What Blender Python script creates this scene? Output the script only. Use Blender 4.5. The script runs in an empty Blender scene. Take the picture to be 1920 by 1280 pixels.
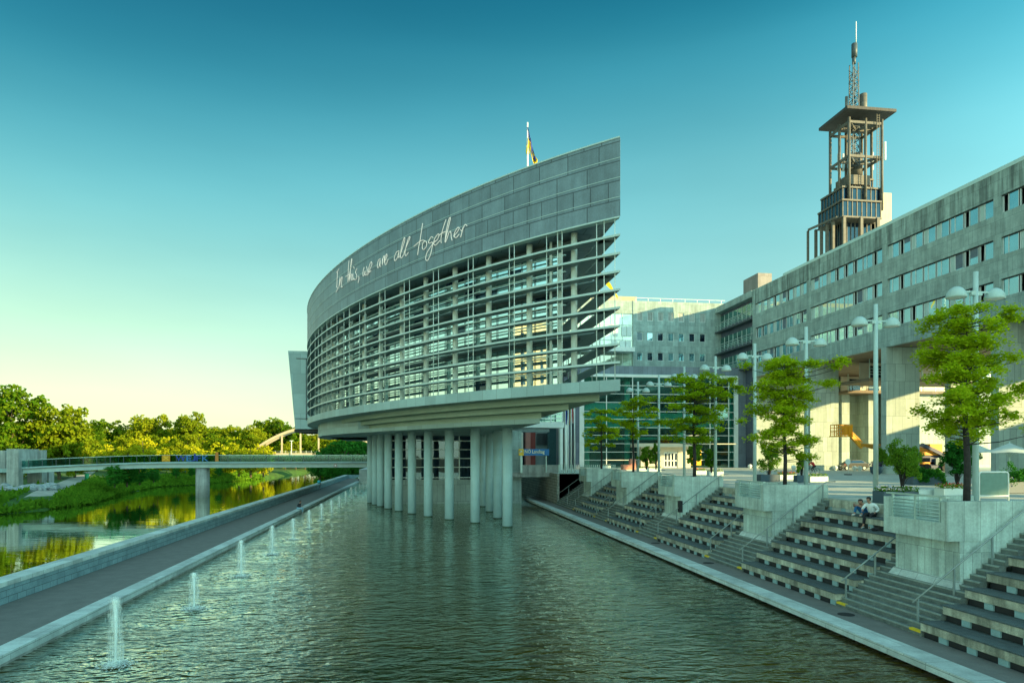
import bpy, math, random
import numpy as np
from mathutils import Vector, Matrix
R = math.radians
random.seed(7)
SC = bpy.context.scene
COL = SC.collection

# ------------------------------------------------------------------ camera
EYE = 6.0                      # eye height above the promenade (z = 0)
YAW = math.atan(180/1280)      # the pool runs along +Y, the lens looks a little to its right
cd = bpy.data.cameras.new('camera'); cam = bpy.data.objects.new('camera', cd); COL.objects.link(cam)
cam.location = (0, 0, EYE); cam.rotation_euler = (R(90), 0, -YAW)
cd.lens = 24; cd.sensor_width = 36; cd.shift_y = 210/1920; cd.clip_start = .1; cd.clip_end = 6000
SC.camera = cam

# ------------------------------------------------------------------ sun, sky, exposure
SUN_EL, SUN_H = R(12.5), Vector((.82, -.57, 0)).normalized()
sun_dir = Vector((SUN_H.x*math.cos(SUN_EL), SUN_H.y*math.cos(SUN_EL), math.sin(SUN_EL)))
sd = bpy.data.lights.new('sun', 'SUN'); sd.energy = 4.9; sd.angle = R(.55); sd.color = (1, .77, .34)
so = bpy.data.objects.new('sun', sd); COL.objects.link(so)
so.rotation_euler = sun_dir.to_track_quat('Z', 'Y').to_euler()
W = bpy.data.worlds.new('World'); SC.world = W; W.use_nodes = True
nt = W.node_tree; nt.nodes.clear()
def N(t, tree=None, **k):
    n = (tree or nt).nodes.new(t)
    for a, b in k.items(): setattr(n, a, b)
    return n
def world():
    L = nt.links.new
    out = N('ShaderNodeOutputWorld'); bg = N('ShaderNodeBackground'); L(bg.outputs[0], out.inputs[0])
    sky = N('ShaderNodeTexSky', sky_type='NISHITA', sun_disc=False)
    sky.sun_elevation = SUN_EL; sky.sun_rotation = math.atan2(SUN_H.x, SUN_H.y)
    sky.air_density = 1.2; sky.ozone_density = 3.0; sky.dust_density = .6
    geo = N('ShaderNodeTexCoord'); sep = N('ShaderNodeSeparateXYZ'); L(geo.outputs['Generated'], sep.inputs[0])
    def ramp(stops):
        r = N('ShaderNodeValToRGB'); r.color_ramp.interpolation = 'B_SPLINE'
        e = r.color_ramp.elements
        while len(e) < len(stops): e.new(.5)
        for q, (p, c) in zip(e, stops): q.position = p; q.color = (*c, 1)
        L(sep.outputs['Z'], r.inputs[0]); return r
    # looking away from the sun (left, -X side) and towards the sun side
    ra = ramp([(0, (.74, .70, .34)), (.05, (.70, .74, .42)), (.14, (.42, .62, .42)), (.28, (.13, .40, .42)), (.42, (.010, .17, .24)), (.52, (.001, .060, .115)), (1, (.001, .04, .08))])
    rb = ramp([(0, (.52, .62, .42)), (.08, (.40, .56, .43)), (.20, (.22, .46, .44)), (.38, (.085, .32, .37)), (.50, (.010, .155, .22)), (.58, (.001, .070, .125)), (1, (.001, .04, .08))])
    az = N('ShaderNodeMapRange', interpolation_type='SMOOTHSTEP'); L(sep.outputs['X'], az.inputs[0])
    az.inputs[1].default_value = -.60; az.inputs[2].default_value = .40
    mx = N('ShaderNodeMix', data_type='RGBA'); L(az.outputs[0], mx.inputs[0]); L(ra.outputs[0], mx.inputs[6]); L(rb.outputs[0], mx.inputs[7])
    # brighter air towards the low sun
    dot = N('ShaderNodeVectorMath', operation='DOT_PRODUCT'); L(geo.outputs['Generated'], dot.inputs[0]); dot.inputs[1].default_value = sun_dir
    gl = N('ShaderNodeMapRange', interpolation_type='SMOOTHSTEP'); L(dot.outputs['Value'], gl.inputs[0])
    gl.inputs[1].default_value = -.1; gl.inputs[2].default_value = 1; gl.inputs[3].default_value = 1; gl.inputs[4].default_value = 3.0
    m2 = N('ShaderNodeVectorMath', operation='SCALE'); L(mx.outputs[2], m2.inputs[0]); L(gl.outputs[0], m2.inputs['Scale'])
    dv = N('ShaderNodeVectorMath', operation='DOT_PRODUCT'); L(geo.outputs['Generated'], dv.inputs[0]); dv.inputs[1].default_value = (.05, -.93, .36)
    gv = N('ShaderNodeMapRange', interpolation_type='SMOOTHSTEP'); L(dv.outputs['Value'], gv.inputs[0])
    gv.inputs[1].default_value = -.25; gv.inputs[2].default_value = .7; gv.inputs[3].default_value = 0; gv.inputs[4].default_value = 1.0
    # the brighter half of the sky behind the lens, around the sun
    m3 = N('ShaderNodeVectorMath', operation='SCALE'); m3.inputs[0].default_value = (.35, .51, .455); L(gv.outputs[0], m3.inputs['Scale'])
    tint = N('ShaderNodeVectorMath', operation='MULTIPLY'); L(sky.outputs[0], tint.inputs[0]); tint.inputs[1].default_value = (.006, .012, .009)
    ad = N('ShaderNodeVectorMath', operation='ADD'); L(m2.outputs[0], ad.inputs[0]); L(tint.outputs[0], ad.inputs[1])
    # faint uneven haze
    hm = N('ShaderNodeMapping'); hm.inputs['Scale'].default_value = (1.2, 1.2, 5); L(geo.outputs['Generated'], hm.inputs[0])
    hn = N('ShaderNodeTexNoise'); hn.inputs['Scale'].default_value = 1.6; hn.inputs['Detail'].default_value = 4; L(hm.outputs[0], hn.inputs[0])
    hr = N('ShaderNodeMapRange'); L(hn.outputs[0], hr.inputs[0]); hr.inputs[1].default_value = .3; hr.inputs[2].default_value = .7; hr.inputs[3].default_value = .95; hr.inputs[4].default_value = 1.06
    hs = N('ShaderNodeVectorMath', operation='SCALE'); L(ad.outputs[0], hs.inputs[0]); L(hr.outputs[0], hs.inputs['Scale']); ad = hs
    a2 = N('ShaderNodeVectorMath', operation='ADD'); L(ad.outputs[0], a2.inputs[0]); L(m3.outputs[0], a2.inputs[1])
    L(a2.outputs[0], bg.inputs[0]); bg.inputs[1].default_value = .70
world()
SC.view_settings.view_transform = 'Standard'; SC.view_settings.look = 'None'
SC.view_settings.exposure = 1.22; SC.view_settings.gamma = 1
SC.render.engine = 'CYCLES'
SC.cycles.max_bounces = 6; SC.cycles.transparent_max_bounces = 12

# ------------------------------------------------------------------ measuring helpers (a pixel of the 1920 x 1280 picture to a place)
s_, c_ = math.sin(YAW), math.cos(YAW)
def ray(px):
    u = (px-960)/1280; return u*c_+s_, c_-u*s_
def ground(px, py, z):
    d = (6-z)*1280/(py-850); a, b = ray(px); return d*a, d*b
def at_y(px, Y, py=None):
    a, b = ray(px); d = Y/b; return (d*a, 6+(850-(py or 850))/1280*d)
def at_x(px, X, py=None):
    a, b = ray(px); d = X/a; return (d*b, 6+(850-(py or 850))/1280*d)

# ------------------------------------------------------------------ mesh builder
class MB:
    def __init__(s): s.v, s.f, s.uv, s.sm = [], [], [], []
    def face(s, pts, uvs=None, smooth=False):
        b = len(s.v); s.v += [tuple(p) for p in pts]; s.f.append(tuple(range(b, b+len(pts)))); s.sm.append(smooth)
        if uvs is None:
            a = Vector(pts[1])-Vector(pts[0]); c = Vector(pts[-1])-Vector(pts[0]); n = a.cross(c)
            ax, ay, az = abs(n.x), abs(n.y), abs(n.z)
            if az >= ax and az >= ay: uvs = [(p[0], p[1]) for p in pts]
            elif ax >= ay: uvs = [(p[1], p[2]) for p in pts]
            else: uvs = [(p[0], p[2]) for p in pts]
        s.uv.append(uvs); return s
    def hexa(s, p):   # 8 points: bottom 0-3 ccw, top 4-7
        for q in ((3,2,1,0), (4,5,6,7), (0,1,5,4), (1,2,6,5), (2,3,7,6), (3,0,4,7)): s.face([p[i] for i in q])
        return s
    def box(s, x0, x1, y0, y1, z0, z1):
        if x0 > x1: x0, x1 = x1, x0
        if y0 > y1: y0, y1 = y1, y0
        if z0 > z1: z0, z1 = z1, z0
        return s.hexa([(x0,y0,z0),(x1,y0,z0),(x1,y1,z0),(x0,y1,z0),(x0,y0,z1),(x1,y0,z1),(x1,y1,z1),(x0,y1,z1)])
    def bar(s, a, b, w, h=None):   # rectangular bar between two points
        a, b = Vector(a), Vector(b); h = h or w; d = (b-a).normalized()
        up = Vector((0,0,1)) if abs(d.z) < .9 else Vector((0,1,0))
        x = d.cross(up).normalized()*w/2; y = x.cross(d).normalized()*h/2
        return s.hexa([a-x-y, a+x-y, b+x-y, b-x-y, a-x+y, a+x+y, b+x+y, b-x+y])
    def tube(s, pts, r, n=8, cap=True, rs=None):
        pts = [Vector(p) for p in pts]; rings = []
        up = None
        for i, p in enumerate(pts):
            d = (pts[min(i+1, len(pts)-1)]-pts[max(i-1, 0)]).normalized()
            if up is None: up = Vector((0,0,1)) if abs(d.z) < .9 else Vector((0,1,0))
            x = d.cross(up)
            if x.length < 1e-4: x = d.cross(Vector((1,.1,0)))
            x.normalize(); y = x.cross(d).normalized(); up = y
            rr = rs[i] if rs else r
            rings.append([p+x*math.cos(t)*rr+y*math.sin(t)*rr for t in [2*math.pi*k/n for k in range(n)]])
        L = 0
        for i in range(len(rings)-1):
            l = (pts[i+1]-pts[i]).length
            for k in range(n):
                k2 = (k+1) % n
                s.face([rings[i][k], rings[i+1][k], rings[i+1][k2], rings[i][k2]], [(k/n, L), (k/n, L+l), ((k+1)/n, L+l), ((k+1)/n, L)], True)
            L += l
        if cap: s.face(rings[0]); s.face(rings[-1][::-1])
        return s
    def cyl(s, x, y, z0, z1, r, n=20, r2=None): return s.tube([(x,y,z0), (x,y,z1)], r, n, True, [r, r if r2 is None else r2])
    def lathe(s, c, prof, n=20):   # prof: (radius, z)
        c = Vector(c)
        for (r0, z0), (r1, z1) in zip(prof, prof[1:]):
            for k in range(n):
                a, b = 2*math.pi*k/n, 2*math.pi*(k+1)/n
                P = lambda r, z, t: c+Vector((r*math.cos(t), r*math.sin(t), z))
                q = [P(r0,z0,a), P(r0,z0,b), P(r1,z1,b), P(r1,z1,a)]
                if r0 < 1e-5: q = [q[0], q[2], q[3]]
                elif r1 < 1e-5: q = q[:3]
                s.face(q, [(0,0)]*len(q), True)
        return s
    def ribbon(s, A, B, z0, z1, uvA=None):   # solid between two plan polylines
        n = len(A); L = 0
        for i in range(n-1):
            a0, a1, b0, b1 = A[i], A[i+1], B[i], B[i+1]
            l = math.hypot(a1[0]-a0[0], a1[1]-a0[1])
            s.face([(*a0,z0),(*a0,z1),(*a1,z1),(*a1,z0)], [(L,z0),(L,z1),(L+l,z1),(L+l,z0)])
            s.face([(*b0,z0),(*b1,z0),(*b1,z1),(*b0,z1)])
            s.face([(*a0,z1),(*b0,z1),(*b1,z1),(*a1,z1)])
            s.face([(*a0,z0),(*a1,z0),(*b1,z0),(*b0,z0)])
            L += l
        s.face([(*A[0],z0),(*B[0],z0),(*B[0],z1),(*A[0],z1)]); s.face([(*A[-1],z0),(*A[-1],z1),(*B[-1],z1),(*B[-1],z0)])
        return s
    def xform(s, M):
        s.v = [tuple(M @ Vector(p)) for p in s.v]; return s
    def build(s, name, m, parent=None, bevel=0):
        me = bpy.data.meshes.new(name)
        o = Vector(WL(parent)) if parent else Vector((0,0,0))
        me.from_pydata([(p[0]-o.x, p[1]-o.y, p[2]-o.z) for p in s.v], [], s.f)
        uv = me.uv_layers.new(name='UVMap')
        uv.data.foreach_set('uv', [x for f in s.uv for q in f for x in q])
        me.polygons.foreach_set('use_smooth', s.sm)
        me.materials.append(m)
        ob = bpy.data.objects.new(name, me); COL.objects.link(ob)
        if parent: ob.parent = parent
        me.update()
        if any(s.sm) or bevel:
            import bmesh
            bm = bmesh.new(); bm.from_mesh(me); bmesh.ops.remove_doubles(bm, verts=bm.verts, dist=1e-4)
            if bevel: bmesh.ops.bevel(bm, geom=[e for e in bm.edges if len(e.link_faces) == 2 and e.calc_face_angle(0) > .5], offset=bevel, segments=2, affect='EDGES', clamp_overlap=True)
            bm.to_mesh(me); bm.free()
        return ob
def WL(o):
    v = Vector(o.location)
    while o.parent: o = o.parent; v += o.location
    return v
def tag(o, label=None, cat=None, group=None, kind=None):
    if label: o['label'] = label
    if cat: o['category'] = cat
    if group: o['group'] = group
    if kind: o['kind'] = kind
    return o
def thing(name, loc, label, cat, group=None):
    o = bpy.data.objects.new(name, None); COL.objects.link(o); o.location = loc; o.empty_display_size = .2
    return tag(o, label, cat, group)
def copy_tree(o, parent=None):
    c = o.copy(); COL.objects.link(c)
    if parent: c.parent = parent
    for ch in [x for x in COL.objects if x.parent == o]: copy_tree(ch, c)
    return c
def struct(o, label=None): return tag(o, label, None, None, 'structure')

# ------------------------------------------------------------------ materials
MATS = {}
def mat(name, col, rough=.7, var=.12, scale=1.5, metal=0, bump=0, spec=.5, panel=None, streak=0, stain=0, ior=None, coat=0):
    if name in MATS: return MATS[name]
    m = bpy.data.materials.new(name); m.use_nodes = True; t = m.node_tree; L = t.links.new
    p = t.nodes['Principled BSDF']; p.inputs['Roughness'].default_value = rough; p.inputs['Metallic'].default_value = metal
    p.inputs['Specular IOR Level'].default_value = spec
    if ior: p.inputs['IOR'].default_value = ior
    if coat: p.inputs['Coat Weight'].default_value = coat; p.inputs['Coat Roughness'].default_value = .05
    uv = N('ShaderNodeUVMap', t, uv_map='UVMap'); geo = N('ShaderNodeNewGeometry', t)
    cur = None; bh = None
    def mul(a, fac_out, lo, hi, frm=(0, 1)):
        mr = N('ShaderNodeMapRange', t); L(fac_out, mr.inputs[0])
        mr.inputs[1].default_value, mr.inputs[2].default_value = frm; mr.inputs[3].default_value = lo; mr.inputs[4].default_value = hi
        mm = N('ShaderNodeVectorMath', t, operation='SCALE')
        if isinstance(a, tuple): mm.inputs[0].default_value = a
        else: L(a, mm.inputs[0])
        L(mr.outputs[0], mm.inputs['Scale']); return mm.outputs[0]
    cur = col
    if panel:
        w, h, off, mort, dark = panel
        br = N('ShaderNodeTexBrick', t); L(uv.outputs[0], br.inputs[0])
        br.offset = off; br.offset_frequency = 2; br.squash = .55; br.squash_frequency = 3
        br.inputs['Color1'].default_value = (*[x*.86 for x in col], 1); br.inputs['Color2'].default_value = (*[min(1, x*1.12) for x in col], 1)
        br.inputs['Mortar'].default_value = (*[x*dark for x in col], 1); br.inputs['Scale'].default_value = 1
        br.inputs['Mortar Size'].default_value = mort; br.inputs['Brick Width'].default_value = w; br.inputs['Row Height'].default_value = h
        br.inputs['Mortar Smooth'].default_value = .1
        cur = br.outputs[0]
    n1 = N('ShaderNodeTexNoise', t); n1.inputs['Scale'].default_value = scale; n1.inputs['Detail'].default_value = 8; n1.inputs['Roughness'].default_value = .65
    L(geo.outputs['Position'], n1.inputs[0])
    cur = mul(cur, n1.outputs[0], 1-var*1.6, 1+var*1.6, (.25, .75))
    n2 = N('ShaderNodeTexNoise', t); n2.inputs['Scale'].default_value = scale*14; n2.inputs['Detail'].default_value = 4
    L(geo.outputs['Position'], n2.inputs[0])
    cur = mul(cur, n2.outputs[0], 1-var*.8, 1+var*.8, (.3, .7))
    if streak:
        mp = N('ShaderNodeMapping', t); mp.inputs['Scale'].default_value = (1.6, 1.6, .10); L(geo.outputs['Position'], mp.inputs[0])
        n3 = N('ShaderNodeTexNoise', t); n3.inputs['Scale'].default_value = 1; n3.inputs['Detail'].default_value = 6; n3.inputs['Roughness'].default_value = .7; L(mp.outputs[0], n3.inputs[0])
        cur = mul(cur, n3.outputs[0], 1-streak, 1+streak*.3, (.38, .62))
    if stain:
        mp = N('ShaderNodeMapping', t); mp.inputs['Scale'].default_value = (.55, .55, .9); L(geo.outputs['Position'], mp.inputs[0])
        n4 = N('ShaderNodeTexNoise', t); n4.inputs['Scale'].default_value = 1; n4.inputs['Detail'].default_value = 9; n4.inputs['Roughness'].default_value = .75; L(mp.outputs[0], n4.inputs[0])
        cur = mul(cur, n4.outputs[0], 1-stain, 1.08, (.40, .58))
    L(cur, p.inputs['Base Color'])
    if bump:
        b = N('ShaderNodeBump', t); b.inputs['Strength'].default_value = bump; b.inputs['Distance'].default_value = .02
        L(n2.outputs[0], b.inputs['Height']); L(b.outputs[0], p.inputs['Normal'])
    MATS[name] = m; return m
def glass(name, col, tint=(.8, 1, .98), refl=.55, rough=.02):
    # window glass: a sky-reflecting sheet before a dim room
    m = bpy.data.materials.new(name); m.use_nodes = True; t = m.node_tree; L = t.links.new; t.nodes.clear()
    out = N('ShaderNodeOutputMaterial', t); mx = N('ShaderNodeMixShader', t); df = N('ShaderNodeBsdfDiffuse', t); gs = N('ShaderNodeBsdfGlossy', t)
    geo = N('ShaderNodeNewGeometry', t); nz = N('ShaderNodeTexNoise', t); nz.inputs['Scale'].default_value = .45; L(geo.outputs['Position'], nz.inputs[0])
    sc = N('ShaderNodeVectorMath', t, operation='SCALE'); sc.inputs[0].default_value = col
    mr = N('ShaderNodeMapRange', t); L(nz.outputs[0], mr.inputs[0]); mr.inputs[1].default_value = .35; mr.inputs[2].default_value = .65; mr.inputs[3].default_value = .5; mr.inputs[4].default_value = 1.5
    L(mr.outputs[0], sc.inputs['Scale']); L(sc.outputs[0], df.inputs[0])
    gs.inputs[0].default_value = (*tint, 1); gs.inputs['Roughness'].default_value = rough
    nb = N('ShaderNodeTexNoise', t); nb.inputs['Scale'].default_value = .6; L(geo.outputs['Position'], nb.inputs[0])
    bp = N('ShaderNodeBump', t); bp.inputs['Strength'].default_value = .04; bp.inputs['Distance'].default_value = .08; L(nb.outputs[0], bp.inputs['Height']); L(bp.outputs[0], gs.inputs['Normal'])
    lw = N('ShaderNodeLayerWeight', t); lw.inputs[0].default_value = .35
    m2 = N('ShaderNodeMapRange', t); L(lw.outputs['Fresnel'], m2.inputs[0]); m2.inputs[3].default_value = refl; m2.inputs[4].default_value = 1
    L(m2.outputs[0], mx.inputs[0]); L(df.outputs[0], mx.inputs[1]); L(gs.outputs[0], mx.inputs[2]); L(mx.outputs[0], out.inputs[0])
    return m
def clear_glass(name, col=(.75, .95, .92), op=.25):
    m = bpy.data.materials.new(name); m.use_nodes = True; t = m.node_tree; L = t.links.new; t.nodes.clear()
    out = N('ShaderNodeOutputMaterial', t); mx = N('ShaderNodeMixShader', t); tr = N('ShaderNodeBsdfTransparent', t); gs = N('ShaderNodeBsdfGlossy', t)
    gs.inputs['Roughness'].default_value = .05; tr.inputs[0].default_value = (*col, 1); gs.inputs[0].default_value = (.45, .62, .62, 1)
    lw = N('ShaderNodeLayerWeight', t); lw.inputs[0].default_value = .3
    m2 = N('ShaderNodeMapRange', t); L(lw.outputs['Fresnel'], m2.inputs[0]); m2.inputs[3].default_value = op; m2.inputs[4].default_value = .8
    L(m2.outputs[0], mx.inputs[0]); L(tr.outputs[0], mx.inputs[1]); L(gs.outputs[0], mx.inputs[2]); L(mx.outputs[0], out.inputs[0])
    return m
def water(name, base, sc, strength, dist, rough=.03, blend=None):
    m = bpy.data.materials.new(name); m.use_nodes = True; t = m.node_tree; L = t.links.new
    p = t.nodes['Principled BSDF']; p.inputs['Roughness'].default_value = rough; p.inputs['IOR'].default_value = 1.333
    geo = N('ShaderNodeNewGeometry', t)
    nb = N('ShaderNodeTexNoise', t); nb.inputs['Scale'].default_value = .09; nb.inputs['Detail'].default_value = 6; L(geo.outputs['Position'], nb.inputs[0])
    rp = N('ShaderNodeValToRGB', t); rp.color_ramp.elements[0].position = .38; rp.color_ramp.elements[1].position = .62
    rp.color_ramp.elements[0].color = (*base[0], 1); rp.color_ramp.elements[1].color = (*base[1], 1)
    L(nb.outputs[0], rp.inputs[0]); L(rp.outputs[0], p.inputs['Base Color'])
    prev = None
    for (sx, sy, det, st, ds, dis) in sc:
        mp = N('ShaderNodeMapping', t); mp.inputs['Scale'].default_value = (sx, sy, 1); mp.inputs['Rotation'].default_value = (0, 0, R(18)); L(geo.outputs['Position'], mp.inputs[0])
        n = N('ShaderNodeTexNoise', t); n.inputs['Scale'].default_value = 1; n.inputs['Detail'].default_value = det; n.inputs['Distortion'].default_value = dis; n.inputs['Roughness'].default_value = .5; L(mp.outputs[0], n.inputs[0])
        b = N('ShaderNodeBump', t); b.inputs['Strength'].default_value = st; b.inputs['Distance'].default_value = ds; L(n.outputs[0], b.inputs['Height'])
        if prev: L(prev.outputs[0], b.inputs['Normal'])
        prev = b
    L(prev.outputs[0], p.inputs['Normal']); p.inputs['Specular IOR Level'].default_value = 0
    gs = N('ShaderNodeBsdfGlossy', t); gs.inputs['Roughness'].default_value = rough; gs.inputs[0].default_value = (.95, 1, .92, 1); L(prev.outputs[0], gs.inputs['Normal'])
    fr = N('ShaderNodeFresnel', t); fr.inputs['IOR'].default_value = 1.36; L(prev.outputs[0], fr.inputs['Normal'])
    mr = N('ShaderNodeMapRange', t); L(fr.outputs[0], mr.inputs[0]); mr.inputs[1].default_value = .08; mr.inputs[2].default_value = .36; mr.inputs[3].default_value = .0; mr.inputs[4].default_value = .95
    mx = N('ShaderNodeMixShader', t); L(mr.outputs[0], mx.inputs[0]); L(p.outputs[0], mx.inputs[1]); L(gs.outputs[0], mx.inputs[2])
    L(mx.outputs[0], t.nodes['Material Output'].inputs[0])
    return m
def leaf(name, c1, c2, trans=.35):
    m = bpy.data.materials.new(name); m.use_nodes = True; t = m.node_tree; L = t.links.new; t.nodes.clear()
    out = N('ShaderNodeOutputMaterial', t); mx = N('ShaderNodeMixShader', t); df = N('ShaderNodeBsdfDiffuse', t); tr = N('ShaderNodeBsdfTranslucent', t)
    geo = N('ShaderNodeNewGeometry', t); oi = N('ShaderNodeObjectInfo', t)
    ad = N('ShaderNodeMath', t, operation='MULTIPLY_ADD'); L(oi.outputs['Random'], ad.inputs[0]); ad.inputs[1].default_value = .8
    sb = N('ShaderNodeMath', t, operation='MULTIPLY'); L(geo.outputs['Random Per Island'], sb.inputs[0]); sb.inputs[1].default_value = .45; L(sb.outputs[0], ad.inputs[2])
    rp = N('ShaderNodeValToRGB', t); rp.color_ramp.elements[0].position = .1; rp.color_ramp.elements[1].position = 1.1 if False else 1
    rp.color_ramp.elements[0].color = (*c1, 1); rp.color_ramp.elements[1].color = (*c2, 1)
    L(ad.outputs[0], rp.inputs[0]); L(rp.outputs[0], df.inputs[0]); L(rp.outputs[0], tr.inputs[0]); mx.inputs[0].default_value = trans
    L(df.outputs[0], mx.inputs[1]); L(tr.outputs[0], mx.inputs[2]); L(mx.outputs[0], out.inputs[0])
    MATS[name] = m; return m

M_slate = mat('slate_cladding', (.18, .255, .29), .45, .13, .8, panel=(2.3, 1.19, .37, .034, .35), streak=.15)
M_slab = mat('pale_fascia', (.32, .46, .45), .5, .06, .7, panel=(2.6, 3, 0, .015, .5))
M_tier = mat('hull_render', (.36, .46, .36), .7, .06, .6)
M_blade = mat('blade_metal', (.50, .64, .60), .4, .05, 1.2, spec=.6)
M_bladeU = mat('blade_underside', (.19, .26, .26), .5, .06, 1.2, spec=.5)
M_blade_d = mat('floor_edge', (.08, .11, .12), .6, .1, 1)
M_whitepost = mat('white_round_post', (.72, .80, .72), .5, .05, 1)
M_column = mat('painted_column', (.38, .55, .55), .55, .06, .9, streak=.08)
M_white = mat('white_paint', (.72, .78, .74), .5, .05, 1)
M_steel = mat('brushed_steel', (.46, .60, .56), .35, .06, 2, metal=.4)
M_rail = mat('dull_rail_steel', (.26, .32, .31), .4, .1, 3, metal=.3)
M_galv = mat('lamp_paint', (.44, .58, .55), .45, .05, 2)
M_darksteel = mat('dark_steel', (.06, .08, .09), .5, .1, 2)
M_stone = mat('granite_cladding', (.31, .41, .385), .7, .12, .9, bump=.2, panel=(1.0, 1.3, .5, .012, .45), streak=.2, stain=.06)
M_stoneP = mat('granite_large_slabs', (.38, .46, .41), .7, .10, .9, bump=.2, panel=(1.3, 2.1, .31, .018, .4), streak=.12)
M_block = mat('pale_concrete_panel', (.48, .60, .54), .75, .12, 1.1, bump=.25, panel=(.62, 2.6, .5, .008, .45), streak=.25, stain=.18)
M_coping = mat('pale_coping', (.52, .61, .58), .7, .10, 1.6, bump=.2, panel=(1.6, 1.6, 0, .012, .5), stain=.2)
M_asphalt = mat('fine_asphalt', (.17, .168, .155), .85, .12, 1.5, bump=.4)
M_step = mat('weathered_step', (.14, .175, .16), .85, .22, 2.2, bump=.6, stain=.2)
M_nosing = mat('step_nosing', (.26, .32, .29), .8, .2, 3, bump=.3)
M_beam = mat('weathered_concrete_beam', (.50, .51, .40), .85, .2, 1.8, bump=.4, streak=.5, stain=.3)
M_wood = mat('grey_timber', (.10, .135, .14), .75, .2, 3, bump=.4, panel=(.09, 40, 0, .008, .3))
M_black = mat('vent_and_shade_black', (.018, .022, .025), .6, .2, 3)
M_panel = mat('pale_vent_block', (.28, .46, .48), .6, .1, 2)
M_yellow = mat('yellow_strip', (.75, .55, .02), .6, .1, 3)
M_plaza = mat('plaza_paving', (.44, .50, .46), .8, .12, .5, bump=.2, panel=(3.0, .6, .5, .03, .72))
M_wallstone = mat('block_wall_stone', (.22, .35, .38), .75, .16, 1.4, bump=.4, panel=(1.15, .27, .5, .014, .4))
M_brickgrey = mat('rough_stone_blocks', (.34, .36, .32), .85, .25, 1.6, bump=.6, panel=(.8, .36, .5, .03, .3))
M_conc = mat('grey_concrete', (.36, .38, .35), .8, .15, 1, bump=.3, streak=.3)
M_concB = mat('bridge_paint', (.42, .52, .47), .6, .08, .7)
M_dark = mat('dark_soffit', (.05, .055, .05), .8, .1, 1)
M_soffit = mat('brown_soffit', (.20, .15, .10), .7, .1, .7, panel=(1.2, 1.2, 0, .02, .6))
M_slateW = mat('dark_slate_wall', (.10, .12, .16), .6, .12, .8, panel=(1.9, 2.6, .5, .02, .5))
M_gpane = glass('facade_glass', (.06, .16, .20), (.60, .92, 1.0), .42)
M_gship = glass('ship_glass', (.10, .20, .20), (.78, .98, 1.0), .92)
M_gdark = glass('base_glass', (.006, .014, .03), (.5, .7, .8), .05)
M_ghall = glass('hall_glass', (.03, .10, .09), (.45, .75, .70), .22)
M_gclear = clear_glass('rail_glass', (.42, .70, .66), .07)
M_wframe = mat('window_frame_white', (.60, .68, .66), .5, .05, 2)
M_vent = mat('vent_panel', (.42, .55, .52), .6, .06, 2)
M_stoneT = mat('stained_granite', (.31, .41, .38), .7, .12, .9, bump=.2, panel=(1.0, 1.3, .5, .012, .45), streak=.6, stain=.1)
M_blind = mat('window_blind', (.12, .16, .20), .7, .1, 2)
M_orange = mat('lift_orange', (.90, .36, .01), .45, .05, 2)
M_navy = mat('lift_navy', (.03, .05, .12), .5, .1, 2)
M_tyre = mat('rubber', (.02, .02, .02), .8, .1, 3)
M_bark = mat('bark', (.035, .030, .028), .9, .35, 6, bump=.6)
M_barkF = mat('forest_bark', (.12, .09, .05), .9, .3, 3)
M_grass = mat('river_grass', (.045, .12, .012), .9, .4, .6, bump=.3)
M_earth = mat('earth', (.10, .12, .05), .9, .3, .2)
M_gravel = mat('gravel_path', (.42, .40, .34), .9, .15, 1)
M_rock = mat('bank_rock', (.30, .34, .34), .85, .25, 1.5, bump=.5)
M_beige = mat('entrance_render', (.62, .58, .46), .7, .06, .8)
M_red = mat('brick_red_paint', (.30, .06, .05), .7, .1, 1)
M_signblue = mat('sign_blue', (.01, .16, .42), .4, .03, 1)
M_signyel = mat('sign_yellow', (.85, .50, .02), .4, .03, 1)
M_cream = mat('lettering_cream', (.80, .74, .50), .5, .03, 2)
M_flagb = mat('flag_blue', (.015, .05, .30), .7, .1, 2)
M_flagy = mat('flag_yellow', (.85, .58, .01), .7, .1, 2)
M_flagr = mat('flag_red', (.50, .01, .015), .7, .1, 2)
M_flagw = mat('flag_white', (.75, .75, .70), .7, .1, 2)
M_plantD = mat('planter_blue_grey', (.05, .09, .12), .5, .08, 2)
M_plantW = mat('planter_white', (.60, .70, .66), .5, .06, 2)
M_canvas = mat('parasol_canvas', (.60, .68, .62), .8, .05, 2)
M_soil = mat('soil', (.04, .035, .025), .95, .3, 3)
M_leafP = leaf('plaza_leaf', (.26, .44, .012), (.66, .74, .025), .5)
M_leafS = leaf('shrub_leaf', (.06, .19, .02), (.22, .38, .03), .4)
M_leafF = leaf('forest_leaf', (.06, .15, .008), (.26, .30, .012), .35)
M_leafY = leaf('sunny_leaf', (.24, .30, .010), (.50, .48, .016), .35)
M_leafD = leaf('dark_leaf', (.02, .12, .02), (.05, .22, .025), .3)
M_leafG = leaf('grass_blade', (.02, .10, .008), (.15, .30, .02), .35)
M_flowR = mat('flower_red', (.55, .03, .02), .7, .2, 6)
M_flowV = mat('flower_pale', (.50, .45, .55), .7, .2, 6)
M_pool = water('pool_water', ((.060, .042, .004), (.014, .024, .004)),
               [(.40, .7, 2, .9, .08, .3), (1.05, 2.3, 2, 1, .125, .9), (3.2, 7.0, 3, 1, .026, .5)], 1, 1)
M_river = water('river_water', ((.006, .022, .010), (.010, .030, .012)), [(.5, 2.2, 2, .22, .02, .2), (.05, .25, 3, .15, .12, .5)], 1, 1, rough=.015)
m_ = bpy.data.materials.new('fountain_spray'); m_.use_nodes = True
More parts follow.
